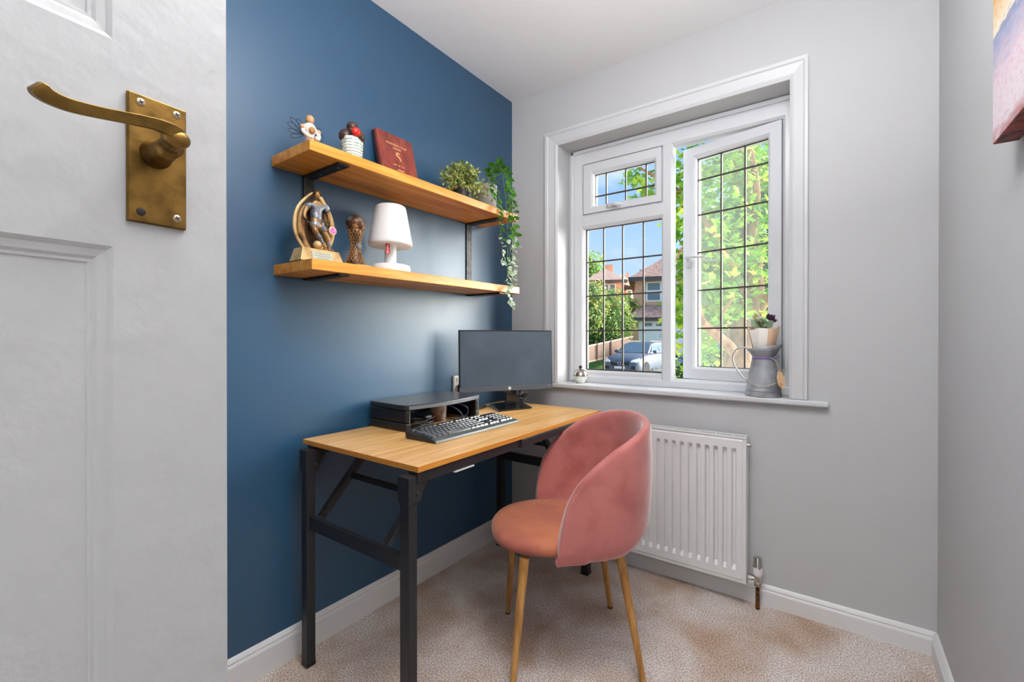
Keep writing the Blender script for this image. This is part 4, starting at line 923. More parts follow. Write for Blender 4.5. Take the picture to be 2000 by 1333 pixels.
MB().lathe([(.0085, .088), (.0125, .090), (.0125, .103), (.010, .106)], 6, c=(vx, vy, 0)).build('nut', mat('worn_nickel', (160, 150, 136), .35, metal=.9, var=((110, 96, 78), 60, .5, .7)), rv)
b = MB(); b.lathe([(.0095, .104), (.011, .108), (.012, .122), (.016, .126), (.016, .132), (.010, .135)], 20, c=(vx, vy, 0)); b.tube([(vx, vy, .117), (vx-.020, vy, .117)], .0085, 12).tube([(vx-.018, vy, .117), (X1+.0015, vy, .117)], .012, 6); b.build('valve_body', chrome, rv, smooth='auto')
MB().lathe([(.015, .133), (.0165, .137), (.0165, .166), (.0155, .169)], 28, c=(vx, vy, 0)).build('white_sleeve', mat('white_sleeve', (232, 232, 234), .35), rv, smooth='auto')
MB().lathe([(.0175, .166), (.0175, .170), (.0150, .176), (.0155, .200), (.013, .204), (0, .205)], 10, c=(vx, vy, 0)).build('valve_cap', chrome, rv, smooth='auto')
b = MB(); b.add([(vx+.006, vy-.0168, .168), (vx+.011, vy-.0155, .168), (vx+.0085, vy-.0175, .160)], [(0, 1, 2)]); b.build('red_pointer', red, rv)

# ================================================================== CANVAS PICTURE
def canvas_mat():
    m = bpy.data.materials.new('painted_canvas'); m.use_nodes = True; nt = m.node_tree; N = nt.nodes; Lk = nt.links; b = N['Principled BSDF']
    tc = N.new('ShaderNodeTexCoord'); sx = N.new('ShaderNodeSeparateXYZ'); Lk.new(tc.outputs['Object'], sx.inputs[0])
    mp = N.new('ShaderNodeMapping'); mp.inputs['Scale'].default_value = (1, 7, 22); nz = N.new('ShaderNodeTexNoise'); nz.inputs['Scale'].default_value = 3; nz.inputs['Detail'].default_value = 6
    Lk.new(tc.outputs['Object'], mp.inputs[0]); Lk.new(mp.outputs[0], nz.inputs['Vector'])
    ad = N.new('ShaderNodeMath'); ad.operation = 'MULTIPLY_ADD'; ad.inputs[1].default_value = .06; Lk.new(nz.outputs['Fac'], ad.inputs[0]); Lk.new(sx.outputs['Z'], ad.inputs[2])
    rp = N.new('ShaderNodeValToRGB'); rp.color_ramp.interpolation = 'LINEAR'; e = rp.color_ramp.elements
    cols = [(.02, (160, 66, 50)), (.06, (226, 214, 222)), (.14, (222, 204, 214)), (.21, (150, 160, 190)), (.225, (120, 140, 176)), (.235, (236, 226, 200)), (.30, (214, 168, 84)), (.40, (198, 120, 60)), (.5, (120, 130, 160))]
    e[0].position, e[0].color = cols[0][0], (*lin(cols[0][1]), 1); e[1].position, e[1].color = cols[-1][0], (*lin(cols[-1][1]), 1)
    for p, c in cols[1:-1]: k = e.new(p); k.color = (*lin(c), 1)
    Lk.new(ad.outputs[0], rp.inputs[0])
    n2 = N.new('ShaderNodeTexNoise'); n2.inputs['Scale'].default_value = 9; n2.inputs['Detail'].default_value = 4; Lk.new(mp.outputs[0], n2.inputs['Vector'])
    r2 = N.new('ShaderNodeValToRGB'); r2.color_ramp.elements[0].position = .5; r2.color_ramp.elements[1].position = .7; Lk.new(n2.outputs['Fac'], r2.inputs[0])
    mx = N.new('ShaderNodeMix'); mx.data_type = 'RGBA'; mu = N.new('ShaderNodeMath'); mu.operation = 'MULTIPLY'; mu.inputs[1].default_value = .45; Lk.new(r2.outputs[0], mu.inputs[0]); Lk.new(mu.outputs[0], mx.inputs[0])
    Lk.new(rp.outputs[0], mx.inputs[6]); mx.inputs[7].default_value = (*lin((214, 130, 140)), 1)
    Lk.new(mx.outputs[2], b.inputs['Base Color']); b.inputs['Roughness'].default_value = .6
    return m
brick_wrap = mat('canvas_wrap', (150, 62, 48), .6, var=((70, 30, 30), 30, .45, .6), bump=(80, .2))
cv = thing('canvas_picture', 'colourful abstract stretched canvas hung on the right wall', 'picture', (.262, .97, 1.4365))
cm = canvas_mat()
MB().box(.2435, .2775, .72, 1.233, 1.437, 2.03).build('wrapped_edge', brick_wrap, cv, bevel=.002)
MB().box(.2425, .2440, .7205, 1.2325, 1.4375, 2.0295).build('painted_face', cm, cv)
b = MB(); b.box(.2445, .2775, 1.2325, 1.2338, 1.4372, 2.0295); b.build('side_wrap', brick_wrap, cv)

# ================================================================== SILL THINGS
zs = .8305
gx, gy = -1.083, 2.122
gg = thing('globe_tealight', 'small silvered glass globe with a black knob on the left of the sill', 'ornament', (gx, gy, zs))
silver = mat('mercury_glass', (190, 178, 166), .12, metal=.9, var=((120, 96, 74), 30, .5, .7)); frost = mat('cracked_glass', (206, 210, 198), .25, spec=.7, var=((236, 236, 226), 70, .45, .55))
MB().lathe([(0, 0), (.018, 0), (.022, .003), (.033, .018), (.0365, .032), (.037, .038)], 36, c=(gx, gy, zs)).build('bowl', frost, gg, smooth='auto')
MB().lathe([(.0395, .038), (.0395, .040), (.036, .0405)], 36, c=(gx, gy, zs)).build('rim_band', steel_dark, gg)
MB().lathe([(.0365, .0405), (.033, .054), (.024, .066), (.012, .072), (0, .074)], 36, c=(gx, gy, zs)).build('dome', silver, gg, smooth='auto')
MB().lathe([(0, .073), (.005, .073), (.004, .077), (.010, .080), (.010, .084), (.004, .090), (0, .092)], 18, c=(gx, gy, zs)).build('knob', black_plastic, gg, smooth='auto')
jx, jy = -.240, 2.094
zinc = mat('galvanised_zinc', (158, 161, 166), .5, metal=.15, var=((112, 114, 120), 14, .42, .66), bump=(40, .1)); zincl = mat('zinc_edge', (190, 192, 196), .35, metal=.7)
jg = thing('metal_jug', 'galvanised metal jug with a looped handle on the right of the sill', 'jug', (jx, jy, zs))
MB().lathe([(0, 0), (.066, 0), (.0675, .002), (.0655, .012), (.0635, .022), (.0655, .024), (.0635, .027), (.055, .080), (.046, .125), (.0400, .155), (.0395, .160), (.041, .163)], 56, c=(jx, jy, zs)).build('body', zinc, jg, smooth='auto')
# flared spout collar, higher on the right
b = MB(); seg = 48; vs = []; fs = []
for k in range(seg):
    a = 2*PI*k/seg; c_, s_ = math.cos(a), math.sin(a)
    out = .0615+.008*max(0, c_); zt = .190+.020*(c_*.5+.5)
    for r_, z in ((.0405, .161), (.046, .170), (.054, .182), (out, zt), (out-.0015, zt), (.051, .180), (.039, .160)): vs.append((jx+r_*c_, jy+r_*s_, zs+z))
m = 7
for k in range(seg):
    for j in range(m-1): fs.append((k*m+j, ((k+1) % seg)*m+j, ((k+1) % seg)*m+j+1, k*m+j+1))
b.add(vs, fs); b.build('spout_collar', zinc, jg, smooth=True)
b = MB(); b.tube(spline([(jx-.042, jy, zs+.178), (jx-.066, jy-.006, zs+.196), (jx-.095, jy-.012, zs+.190), (jx-.112, jy-.014, zs+.160), (jx-.104, jy-.012, zs+.120), (jx-.080, jy-.006, zs+.080), (jx-.060, jy, zs+.060)], 7), .0055, 10, flat=.5, up=(0, 1, 0)); b.build('handle', zincl, jg, smooth=True)
b = MB(); b.lathe([(.0402, .150), (.0418, .1505), (.0412, .1565), (.0400, .157)], 40, c=(jx, jy, zs)); b.tube([(jx+.032, jy-.028, zs+.155), (jx+.050, jy-.034, zs+.158)], .003, 6); lab(b.build('ribbon', mat('purple_ribbon', (112, 84, 150), .5), jg, smooth=True), 'thin purple ribbon at the neck')
# wooden heart tag on twine
tgw = thing('wooden_tag', 'pale wooden tag hanging on twine round the metal jug', 'tag', (jx+.062, jy-.045, zs+.05))
twine = mat('jute_twine', (196, 180, 150), .85); tagw = mat('tag_plywood', (214, 180, 140), .6, var=((170, 120, 80), 30, .55, .7))
Mt = frameM((jx+.066, jy-.052, zs+.080), (.62, .75, 0), (.22, -.05, -1.0))
b = MB(); b.xf = Mt
b.prism([(-.018, .0), (-.010, -.022), (0, -.028), (.010, -.022), (.018, .0), (.016, .030), (.0, .046), (-.016, .030)], -.0022, .0022); b.build('tag_board', tagw, tgw, bevel=.0008)
b = MB(); b.tube(spline([(jx+.030, jy-.030, zs+.156), (jx+.048, jy-.040, zs+.145), (jx+.060, jy-.048, zs+.118), (jx+.063, jy-.052, zs+.104)], 6), .0012, 5)
b.tube(spline([(jx-.050, jy-.030, zs+.085), (jx-.045, jy-.045, zs+.060), (jx-.010, jy-.066, zs+.042), (jx+.030, jy-.066, zs+.050), (jx+.070, jy-.052, zs+.072), (jx+.078, jy-.030, zs+.095), (jx+.066, jy-.04, zs+.115)], 6), .0013, 5); b.build('twine', twine, tgw, smooth=True)
# bouquet
bq = thing('flower_bouquet', 'paper wrapped artificial bouquet of cream, green and dark purple flowers standing in the jug', 'bouquet', (jx, jy, zs+.10))
paper = mat('wrapping_paper', (228, 222, 214), .7, bump=(20, .2)); kraft = mat('kraft_paper', (206, 172, 142), .7, bump=(20, .2))
def cone_paper(a0, a1, r0, r1, z0, z1, top, m, nm):
    b = MB(); vs = []; fs = []; n = 14
    for i in range(n+1):
        a = a0+(a1-a0)*i/n
        for t in (0, .5, 1):
            r_ = r0+(r1-r0)*t; z = z0+(z1-z0)*t+(top(a) if t == 1 else 0); vs.append((jx+r_*math.cos(a)+.003*math.sin(5*a)*t, jy+r_*math.sin(a), zs+z))
    for i in range(n):
        for j in range(2): fs.append((i*3+j, (i+1)*3+j, (i+1)*3+j+1, i*3+j+1))
    b.add(vs, fs); o = b.build(nm, m, bq, smooth=True); s = o.modifiers.new('s', 'SOLIDIFY'); s.thickness = .0012; return o
cone_paper(-2.9, -1.0, .020, .050, .12, .272, lambda a: .004*math.sin(3*a), paper, 'paper_wrap')
cone_paper(-1.15, .6, .021, .058, .12, .280, lambda a: .006*math.sin(2*a), kraft, 'kraft_wrap')
cone_paper(.6, 2.2, .020, .048, .12, .270, lambda a: 0, paper, 'paper_wrap')
cone_paper(2.2, 3.35, .022, .056, .12, .276, lambda a: .004, kraft, 'kraft_wrap')
purple = mat('purple_petal', (86, 58, 90), .6, var=((130, 92, 124), 60, .5, .7)); creamp = mat('cream_petal', (222, 222, 204), .6); olive = mat('olive_leaf', (146, 148, 72), .5); sage = mat('sage_leaf', (142, 166, 138), .6)
pet = leaf_mesh('petal', .026, .024, creamp, curl=-.3); pets = {}
def flower(c, m, nm, n=16, s0=1.0, ax=(0, -.3, 1)):
    b = MB(); q = Vector(ax).to_track_quat('Z', 'Y').to_matrix()
    for k in range(n):
        a = k*2.4; t = k/n; ti = .25+1.0*t; s_ = s0*(.55+.6*t)
        Rm = q @ Matrix.Rotation(a, 3, 'Z') @ Matrix.Rotation(-(PI/2-ti*.8), 3, 'Y')
        vs = [Vector(v.co)*s_ for v in pet.vertices]; b.add([Vector(c)+Rm @ v for v in vs], [tuple(p.vertices) for p in pet.polygons])
    return b.build(nm, m, bq, smooth=True)
flower((jx+.022, jy-.012, zs+.306), purple, 'purple_flower', 22, 1.05, (.35, -.4, 1))
flower((jx+.030, jy+.018, zs+.298), purple, 'purple_flower', 16, .8, (.5, .3, 1))
flower((jx-.010, jy-.022, zs+.300), creamp, 'cream_flower', 14, .95, (-.1, -.4, 1))
flower((jx+.004, jy-.034, zs+.290), sage, 'sage_flower', 12, .9, (.1, -.9, 1))
for (dx, dy, dz, m) in ((-.022, -.012, .062, olive), (-.045, -.008, .048, creamp), (-.034, .004, .056, kraft), (-.030, -.03, .040, sage), (.036, -.032, .030, sage), (-.002, -.006, .060, olive)):
    b = MB(); o0 = Vector((jx+dx*.4, jy+dy*.4, zs+.275)); tp = Vector((jx+dx*1.25, jy+dy, zs+.275+dz)); d = tp-o0; q = d.normalized().to_track_quat('X', 'Y').to_matrix()
    s_ = d.length/.026; b.add([o0+q @ (Vector((v.co.x*s_, v.co.y*1.25, v.co.z))) for v in pet.vertices], [tuple(p.vertices) for p in pet.polygons]); b.build('leaf', m, bq, smooth=True)
b = MB()
for k in range(7): a = k*.9; b.tube([(jx+.012*math.cos(a), jy+.012*math.sin(a), zs+.10), (jx+.025*math.cos(a), jy+.025*math.sin(a), zs+.262)], .0016, 5)
b.build('stems', mat('flower_stem', (112, 158, 96), .6), bq)

# ================================================================== OUTSIDE
# street axes: F forward of the photographer, R to the right, laid out by distance
FW = Vector((-math.sin(YAW), math.cos(YAW), 0)); RT = Vector((math.cos(YAW), math.sin(YAW), 0))
def X(l, d, z): return FW*d+RT*l+Vector((0, 0, z))
Ms = Matrix(((RT.x, FW.x, 0, 0), (RT.y, FW.y, 0, 0), (0, 0, 1, 0), (0, 0, 0, 1)))   # local x = right, y = away
GZ = -.78
HR = Matrix.Identity(4)
def turned(l, d, a): return Matrix.Translation((l, d, 0)) @ Matrix.Rotation(R(a), 4, 'Z') @ Matrix.Translation((-l, -d, 0))
def ext(): b = MB(); b.xf = Ms @ HR; return b
grass_m = mat('lawn', (98, 138, 52), .9, var=((140, 166, 74), 3, .4, .65), bump=(40, .5)); tarmac = mat('drive_paving', (176, 168, 160), .9, var=((150, 144, 138), 4, .4, .6))
struct(ext().box(-60, 60, 2.6, 90, GZ-.1, GZ).build('ground_lawn', grass_m), 'grass outside the window')
struct(MB().box(-9, 9, YW+.31, 9, GZ, GZ+.025).build('bounce_ground', mat('bounce_ground_pale', (214, 210, 202), .9, var=((196, 190, 180), 5, .4, .6))), 'unseen pale ground added below the window to bounce light in')  # added reflector, out of view: throws sunlight up onto the window head
struct(ext().box(1.5, 30, 9, 34, GZ, GZ+.02).build('driveway', tarmac), 'pale paved drive')
# outer face of the house wall below and beside the window
struct(MB().box(-4, XW-.12, YW+.1, YW+.30, GZ, 2.4).box(XR+.12, 3, YW+.1, YW+.30, GZ, 2.4).box(-4, 3, YW+.22, YW+.30, GZ, -.02).build('wall_outer', mat('outer_brick', (150, 84, 60), .9)), 'brick outer wall of the house')
# raised bank
b = ext(); b.add([(-6, 17, GZ), (6.2, 24, GZ), (9, 34, GZ), (-14, 34, GZ), (-6, 19.5, -.28), (6.4, 27.0, .30), (9, 36, .4), (-14, 36, -.2)], [(0, 1, 5, 4), (1, 2, 6, 5), (4, 5, 6, 7), (0, 4, 7, 3), (2, 3, 7, 6), (3, 2, 1, 0)])
struct(b.build('grass_bank', grass_m), 'grass bank below the fence')
# fence of vertical boards
fwood = mat('fence_wood', (126, 98, 82), .85, var=((154, 126, 108), 6, .4, .65, (6, 6, .6)))
fn = thing('board_fence', 'weathered brown vertical board fence running back from the bank to the garage', 'fence', X(4.0, 22.5, -.2))
A0 = Vector((2.2, 19.6)); A1 = Vector((7.25, 27.0)); NB = 58
def fz(t): return -.27+(.42)*t, .46+.68*t
inv = None
for i in range(NB):
    t0 = i/NB; t1 = (i+.9)/NB; p = A0.lerp(A1, t0); q = A0.lerp(A1, t1); z0, z1 = fz(t0); b = ext(); off = .012*(i % 2)
    b.add([(p.x, p.y-off, z0), (q.x, q.y-off, z0), (q.x, q.y+.02-off, z0), (p.x, p.y+.02-off, z0), (p.x, p.y-off, z1), (q.x, q.y-off, z1), (q.x, q.y+.02-off, z1), (p.x, p.y+.02-off, z1)],
          [(3, 2, 1, 0), (4, 5, 6, 7), (0, 1, 5, 4), (1, 2, 6, 5), (2, 3, 7, 6), (3, 0, 4, 7)]); b.build('board', fwood, fn)
for t in (0, .2, .4, .6, .8, 1):
    p = A0.lerp(A1, t); z0, z1 = fz(t); ext().box(p.x-.06, p.x+.06, p.y-.09, p.y-.02, z0-.1, z1+.06).build('post', fwood, fn)
b = ext()
for dz in (.02, .0):
    pass
for f_ in (0.03, .97):
    za = fz(0)[0]+(fz(0)[1]-fz(0)[0])*f_; zb = fz(1)[0]+(fz(1)[1]-fz(1)[0])*f_; c = ext(); c.bar((A0.x, A0.y-.04, za), (A1.x, A1.y-.04, zb), .05, .07); c.build('rail', mat('fence_rail', (186, 160, 138), .85) if 'fence_rail' not in bpy.data.materials else bpy.data.materials['fence_rail'], fn)

# ---- leaves for trees
def maple_tpl():
    pts = [(0, 0), (-.32, -.06), (-.22, .14), (-.52, .34), (-.22, .42), (-.20, .66), (0, 1.0), (.20, .66), (.22, .42), (.52, .34), (.22, .14), (.32, -.06)]
    v = [(0, .34, .05)]+[(x, y, -.10*abs(x)-.08*y*y) for x, y in pts]; n = len(pts)
    return np.array(v, float), [(0, i+1, (i+1) % n+1) for i in range(n)]
def oval_tpl():
    v = [(0, 0, 0), (-.28, .4, .06), (0, .45, 0), (.28, .4, .06), (0, 1, -.1)]; return np.array(v, float), [(0, 2, 1), (0, 3, 2), (1, 2, 4), (2, 3, 4)]
def rand_rot(n, up=.55):
    a = RNG.normal(size=(n, 3)); a[:, 2] = np.abs(a[:, 2])*1.0+up; z = a/np.linalg.norm(a, axis=1, keepdims=True)
    t = RNG.normal(size=(n, 3)); x = np.cross(t, z); x /= np.linalg.norm(x, axis=1, keepdims=True); y = np.cross(z, x)
    return np.stack([x, y, z], axis=2)
def leaf_cloud(name, P, size, tpl, mats, parent, up=.55, kind='stuff'):
    v, f = tpl; n = len(P); Rm = rand_rot(n, up); s = size*RNG.uniform(.65, 1.2, n)
    V = np.einsum('nij,vj->nvi', Rm, v)*s[:, None, None]+P[:, None, :]
    F = (np.array(f)[None]+np.arange(n)[:, None, None]*len(v)).reshape(-1, 3)
    me = bpy.data.meshes.new(name); V = V.reshape(-1, 3)
    inv = np.array(wm(parent).inverted()) if parent else np.eye(4)
    V = V @ inv[:3, :3].T+inv[:3, 3]
    me.vertices.add(len(V)); me.vertices.foreach_set('co', V.ravel()); me.loops.add(len(F)*3); me.loops.foreach_set('vertex_index', F.ravel().astype(np.int32))
    me.polygons.add(len(F)); me.polygons.foreach_set('loop_start', np.arange(0, len(F)*3, 3, dtype=np.int32)); me.polygons.foreach_set('loop_total', np.full(len(F), 3, dtype=np.int32))
    for m in mats: me.materials.append(m)
    if len(mats) > 1: me.polygons.foreach_set('material_index', np.repeat(RNG.integers(0, len(mats), n), len(f)).astype(np.int32))
    me.update(calc_edges=True)
    o = bpy.data.objects.new(name, me); COL.objects.link(o); o.parent = parent; o['kind'] = kind; return o
Bs = np.array([[RT.x, FW.x, 0], [RT.y, FW.y, 0], [0, 0, 1]])
def cloud_pts(c, r, n, shell=.55, front=None):
    d = RNG.normal(size=(n, 3)); d /= np.linalg.norm(d, axis=1, keepdims=True); rad = RNG.uniform(shell**3, 1, n)**(1/3)
    # lumpy crown
    lump = 1+.16*np.sin(3.1*d[:, 0]*2+1)*np.cos(4.3*d[:, 2])+.08*np.sin(9*d[:, 1]+5*d[:, 2])
    p = d*rad[:, None]*lump[:, None]*np.array(r)+np.array(c)
    if front is not None: p = p[p[:, 1] < c[1]+front]
    return p @ Bs.T
m1 = leafmat('maple_leaf', (128, 182, 44), (178, 214, 70), 1.2, .5); m2 = leafmat('maple_leaf_yellow', (232, 238, 104), (196, 222, 70), 1.5, .5); m3 = leafmat('maple_leaf_deep', (92, 150, 50), (132, 180, 66), 1.5, .45)
bark = mat('tree_bark', (206, 156, 118), .9, var=((150, 108, 80), 8, .42, .62, (1, 1, .4)), bump=(14, .6))
mp_ = thing('maple_tree', 'large leafy maple with bright yellow-green leaves just outside the window', 'tree', X(2.95, 5.9, GZ))
b = MB()
def br(pts, r0, r1, parent=mp_, name='branch'):
    P = spline([X(*p) for p in pts], 5); n = len(P); b = MB(); b.tube(P, [r0+(r1-r0)*i/(n-1) for i in range(n)], 10); return b.build(name, bark, parent, smooth=True)
tk = br([(3.05, 5.95, GZ-.05), (3.0, 5.9, .2), (2.98, 5.9, .7), (3.05, 5.95, 1.05), (3.25, 6.1, 1.7), (3.3, 6.3, 2.6), (3.2, 6.4, 3.8)], .26, .09, name='trunk')
br([(2.98, 5.9, .72), (2.80, 5.8, .95), (2.52, 5.7, 1.16), (2.35, 5.6, 1.30), (2.25, 5.5, 1.62)], .085, .03)
br([(2.60, 5.72, 1.12), (2.62, 5.6, 1.35), (2.72, 5.5, 1.6)], .035, .012)
br([(3.15, 6.0, 1.5), (2.7, 6.0, 2.4), (2.3, 6.1, 3.0), (1.75, 6.2, 3.4)], .07, .015)
br([(3.25, 6.2, 2.2), (3.2, 5.9, 3.0), (2.9, 5.7, 3.9)], .07, .02)
br([(3.1, 6.0, 1.2), (3.6, 5.9, 1.9), (4.1, 5.8, 2.6)], .08, .02)
br([(2.6, 6.0, 2.5), (2.3, 5.9, 2.3), (2.05, 5.8, 2.0)], .03, .008)
pts = [cloud_pts((4.4, 7.0, 3.0), (1.65, 1.5, 2.35), 3400, .7, .4), cloud_pts((2.93, 6.3, 2.9), (.70, .6, 1.5), 1700, .3), cloud_pts((2.72, 6.5, 1.6), (.40, .5, 1.1), 850, .2),
       cloud_pts((2.05, 6.4, 3.25), (.52, .5, .36), 170, .1), cloud_pts((2.3, 6.3, 2.95), (.16, .3, .22), 34, .1), cloud_pts((2.30, 6.4, 1.25), (.16, .3, .42), 46, .1), cloud_pts((3.1, 5.7, 1.75), (.75, .5, .5), 260, .3)]
P = np.concatenate(pts); RNG.shuffle(P)
leaf_cloud('foliage', P, .125, maple_tpl(), [m1, m1, m2, m3], mp_)
# nearest leaves picked out singly
v, f = maple_tpl(); lms = []
for m in (m1, m2, m3):
    me = bpy.data.meshes.new('leaf'); me.from_pydata([tuple(a) for a in v], [], f); me.materials.append(m); lms.append(me)
inv = wm(mp_).inverted()
for i in range(170):
    l = random.uniform(2.0, 3.3); d = random.uniform(5.0, 5.5); z = random.uniform(1.25, 3.7)
    q = Euler((random.uniform(-1.2, 1.2), random.uniform(-.8, .8), random.uniform(0, 6.28))).to_matrix().to_4x4()
    if random.random() < .35 and z < 1.7: continue
    inst(random.choice(lms), 'leaf', mp_, matl=inv @ Matrix.Translation(X(l, d, z)) @ q @ Matrix.Scale(random.uniform(.09, .13), 4))

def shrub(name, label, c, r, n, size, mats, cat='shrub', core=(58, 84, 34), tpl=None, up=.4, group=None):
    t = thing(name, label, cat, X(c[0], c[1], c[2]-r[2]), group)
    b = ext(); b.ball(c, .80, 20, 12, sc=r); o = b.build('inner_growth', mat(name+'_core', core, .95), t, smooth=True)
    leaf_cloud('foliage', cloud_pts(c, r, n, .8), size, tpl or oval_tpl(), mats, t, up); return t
h1 = leafmat('hedge_leaf', (104, 146, 66), (150, 180, 96), 1.6, .25); h2 = leafmat('hedge_leaf_light', (200, 206, 116), (222, 216, 132), 1.4, .3); h3 = leafmat('bright_leaf', (176, 212, 78), (214, 226, 104), 1.5, .35)
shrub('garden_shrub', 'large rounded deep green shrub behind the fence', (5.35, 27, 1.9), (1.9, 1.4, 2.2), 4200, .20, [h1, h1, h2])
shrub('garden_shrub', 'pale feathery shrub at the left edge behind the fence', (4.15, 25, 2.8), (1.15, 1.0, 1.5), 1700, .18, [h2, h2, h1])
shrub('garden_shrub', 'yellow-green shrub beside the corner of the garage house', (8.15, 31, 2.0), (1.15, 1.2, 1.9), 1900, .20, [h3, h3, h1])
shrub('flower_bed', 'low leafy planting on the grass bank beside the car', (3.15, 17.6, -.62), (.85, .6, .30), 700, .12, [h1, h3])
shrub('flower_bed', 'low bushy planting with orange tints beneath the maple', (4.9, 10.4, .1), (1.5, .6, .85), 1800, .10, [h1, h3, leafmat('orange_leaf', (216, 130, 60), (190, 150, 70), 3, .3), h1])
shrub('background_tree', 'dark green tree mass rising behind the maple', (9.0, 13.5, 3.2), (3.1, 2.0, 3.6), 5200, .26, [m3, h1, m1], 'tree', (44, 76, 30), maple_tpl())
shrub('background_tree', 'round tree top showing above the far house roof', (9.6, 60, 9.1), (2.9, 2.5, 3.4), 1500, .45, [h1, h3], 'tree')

# ---- far houses
def brick_mat(name, c1, c2, mortar, scale):
    m = bpy.data.materials.new(name); m.use_nodes = True; nt = m.node_tree; N = nt.nodes; b = N['Principled BSDF']; tc = N.new('ShaderNodeTexCoord')
    sx = N.new('ShaderNodeSeparateXYZ'); cm = N.new('ShaderNodeCombineXYZ'); nt.links.new(tc.outputs['Object'], sx.inputs[0])
    add = N.new('ShaderNodeMath'); nt.links.new(sx.outputs['X'], add.inputs[0]); nt.links.new(sx.outputs['Y'], add.inputs[1]); nt.links.new(add.outputs[0], cm.inputs['X']); nt.links.new(sx.outputs['Z'], cm.inputs['Y'])
    br_ = N.new('ShaderNodeTexBrick'); br_.inputs['Color1'].default_value = (*lin(c1), 1); br_.inputs['Color2'].default_value = (*lin(c2), 1); br_.inputs['Mortar'].default_value = (*lin(mortar), 1); br_.inputs['Scale'].default_value = scale
    nt.links.new(cm.outputs[0], br_.inputs['Vector']); nt.links.new(br_.outputs['Color'], b.inputs['Base Color']); b.inputs['Roughness'].default_value = .9; return m
brickm = brick_mat('facade_brick', (246, 182, 142), (236, 158, 118), (240, 214, 190), 4.5); tile_m = mat('roof_tile', (208, 166, 144), .9, var=((176, 132, 114), 5, .4, .6), bump=(20, .4)); tile2 = mat('roof_tile_brown', (186, 148, 126), .9, var=((204, 168, 146), 4, .4, .6))
wht = mat('white_joinery', (252, 252, 250), .5); pane_m = mat('dark_pane', (120, 132, 140), .15); gut = mat('gutter_dark', (92, 80, 74), .6)
def quadmesh(name, vs, fs, m, parent): b = ext(); b.add(vs, fs); return b.build(name, m, parent)
def hwin(parent, l0, l1, d, z0, z1, nx=2, nz=1):
    f_ = ext().box(l0, l1, d-.08, d+.02, z0, z1).build('window', wht, parent); w = (l1-l0)/nx; h = (z1-z0)/nz
    for i in range(nx):
        for j in range(nz): ext().box(l0+w*i+.12, l0+w*(i+1)-.12, d-.10, d-.07, z0+h*j+.10, z0+h*(j+1)-.10).build('pane', pane_m, f_)
D2 = 30.0; HR = turned(8.35, 30.6, -17)
g2 = thing('garage_house', 'brick house with tiled hipped roof and white garage door behind the car', 'house', X(12, 33, -.1))
ext().box(8.35, 20, D2+.6, D2+9, -.2, 4.95).build('wall', brickm, g2)
ext().box(8.08, 20, D2-.6, D2+.6, -.2, 2.15).build('porch_wall', brickm, g2)
quadmesh('porch_roof', [(7.75, D2-.95, 2.35), (20, D2-.95, 2.35), (20, D2+.6, 3.25), (8.9, D2+.6, 3.25), (7.75, D2-.95, 2.22), (20, D2-.95, 2.22), (20, D2+.6, 2.3), (8.2, D2+.6, 2.3)], [(0, 1, 2, 3), (4, 7, 6, 5), (0, 4, 5, 1), (0, 3, 7, 4)], tile_m, g2)
ext().box(7.75, 20, D2-1.05, D2-.95, 2.12, 2.32).build('gutter', gut, g2)
quadmesh('roof', [(7.95, D2+.1, 5.05), (20.5, D2+.1, 5.05), (20.5, D2+9.5, 5.05), (7.95, D2+9.5, 5.05), (12.3, D2+4.8, 8.2), (16.5, D2+4.8, 8.2)], [(0, 1, 5, 4), (1, 2, 5), (2, 3, 4, 5), (3, 0, 4), (3, 2, 1, 0)], tile_m, g2)
ext().box(7.95, 20.5, D2+.0, D2+.12, 4.82, 5.08).box(7.93, 8.05, D2+.0, D2+9.5, 4.82, 5.08).build('gutter', gut, g2)
hwin(g2, 9.05, 11.1, D2+.6, 3.45, 4.78, 2, 2)
gd = ext().box(8.62, 12.0, D2-.66, D2-.58, -.1, 2.12).build('garage_frame', wht, g2)
ext().box(8.80, 11.8, D2-.70, D2-.64, -.05, 1.62).build('garage_door', mat('garage_white', (250, 249, 246), .5), g2)
hwin(g2, 8.75, 10.4, D2-.62, 1.68, 2.08, 2, 1)
ext().box(8.55, 9.35, D2+5.5, D2+6.3, 4.8, 6.35).build('chimney', brickm, g2)
g1 = thing('semi_detached_house', 'more distant brick semi-detached house with brown hipped roof and white bay', 'house', X(9.8, 48, 0))
D1 = 46; HR = turned(8.2, 46, -13)
ext().box(8.2, 11.3, D1, D1+8, -.2, 6.75).build('wall', brickm, g1); ext().box(10.8, 13.4, D1+1.5, D1+8, -.2, 5.9).build('side_wall', brickm, g1)
quadmesh('roof', [(7.3, D1-.5, 6.75), (11.7, D1-.5, 6.75), (11.7, D1+8.5, 6.75), (7.3, D1+8.5, 6.75), (9.4, D1+3.2, 8.5), (9.7, D1+5.5, 8.5)], [(0, 1, 4), (1, 2, 5, 4), (2, 3, 5), (3, 0, 4, 5), (3, 2, 1, 0)], tile2, g1)
quadmesh('side_roof', [(11.0, D1+1.0, 6.6), (13.7, D1+1.0, 5.9), (13.7, D1+8.5, 5.9), (11.0, D1+8.5, 6.6), (11.0, D1+4, 7.9), (12.0, D1+4, 7.3)], [(0, 1, 5, 4), (1, 2, 5), (2, 3, 4, 5), (3, 2, 1, 0), (3, 0, 4)], tile2, g1)
ext().box(9.35, 10.25, D1+3.4, D1+4.3, 7.8, 8.95).build('chimney', brickm, g1); ext().box(11.6, 11.9, D1+4, D1+4.5, 6.6, 8.1).build('chimney', brickm, g1)
ext().box(7.3, 11.7, D1-.6, D1-.48, 6.5, 6.8).build('gutter', gut, g1)
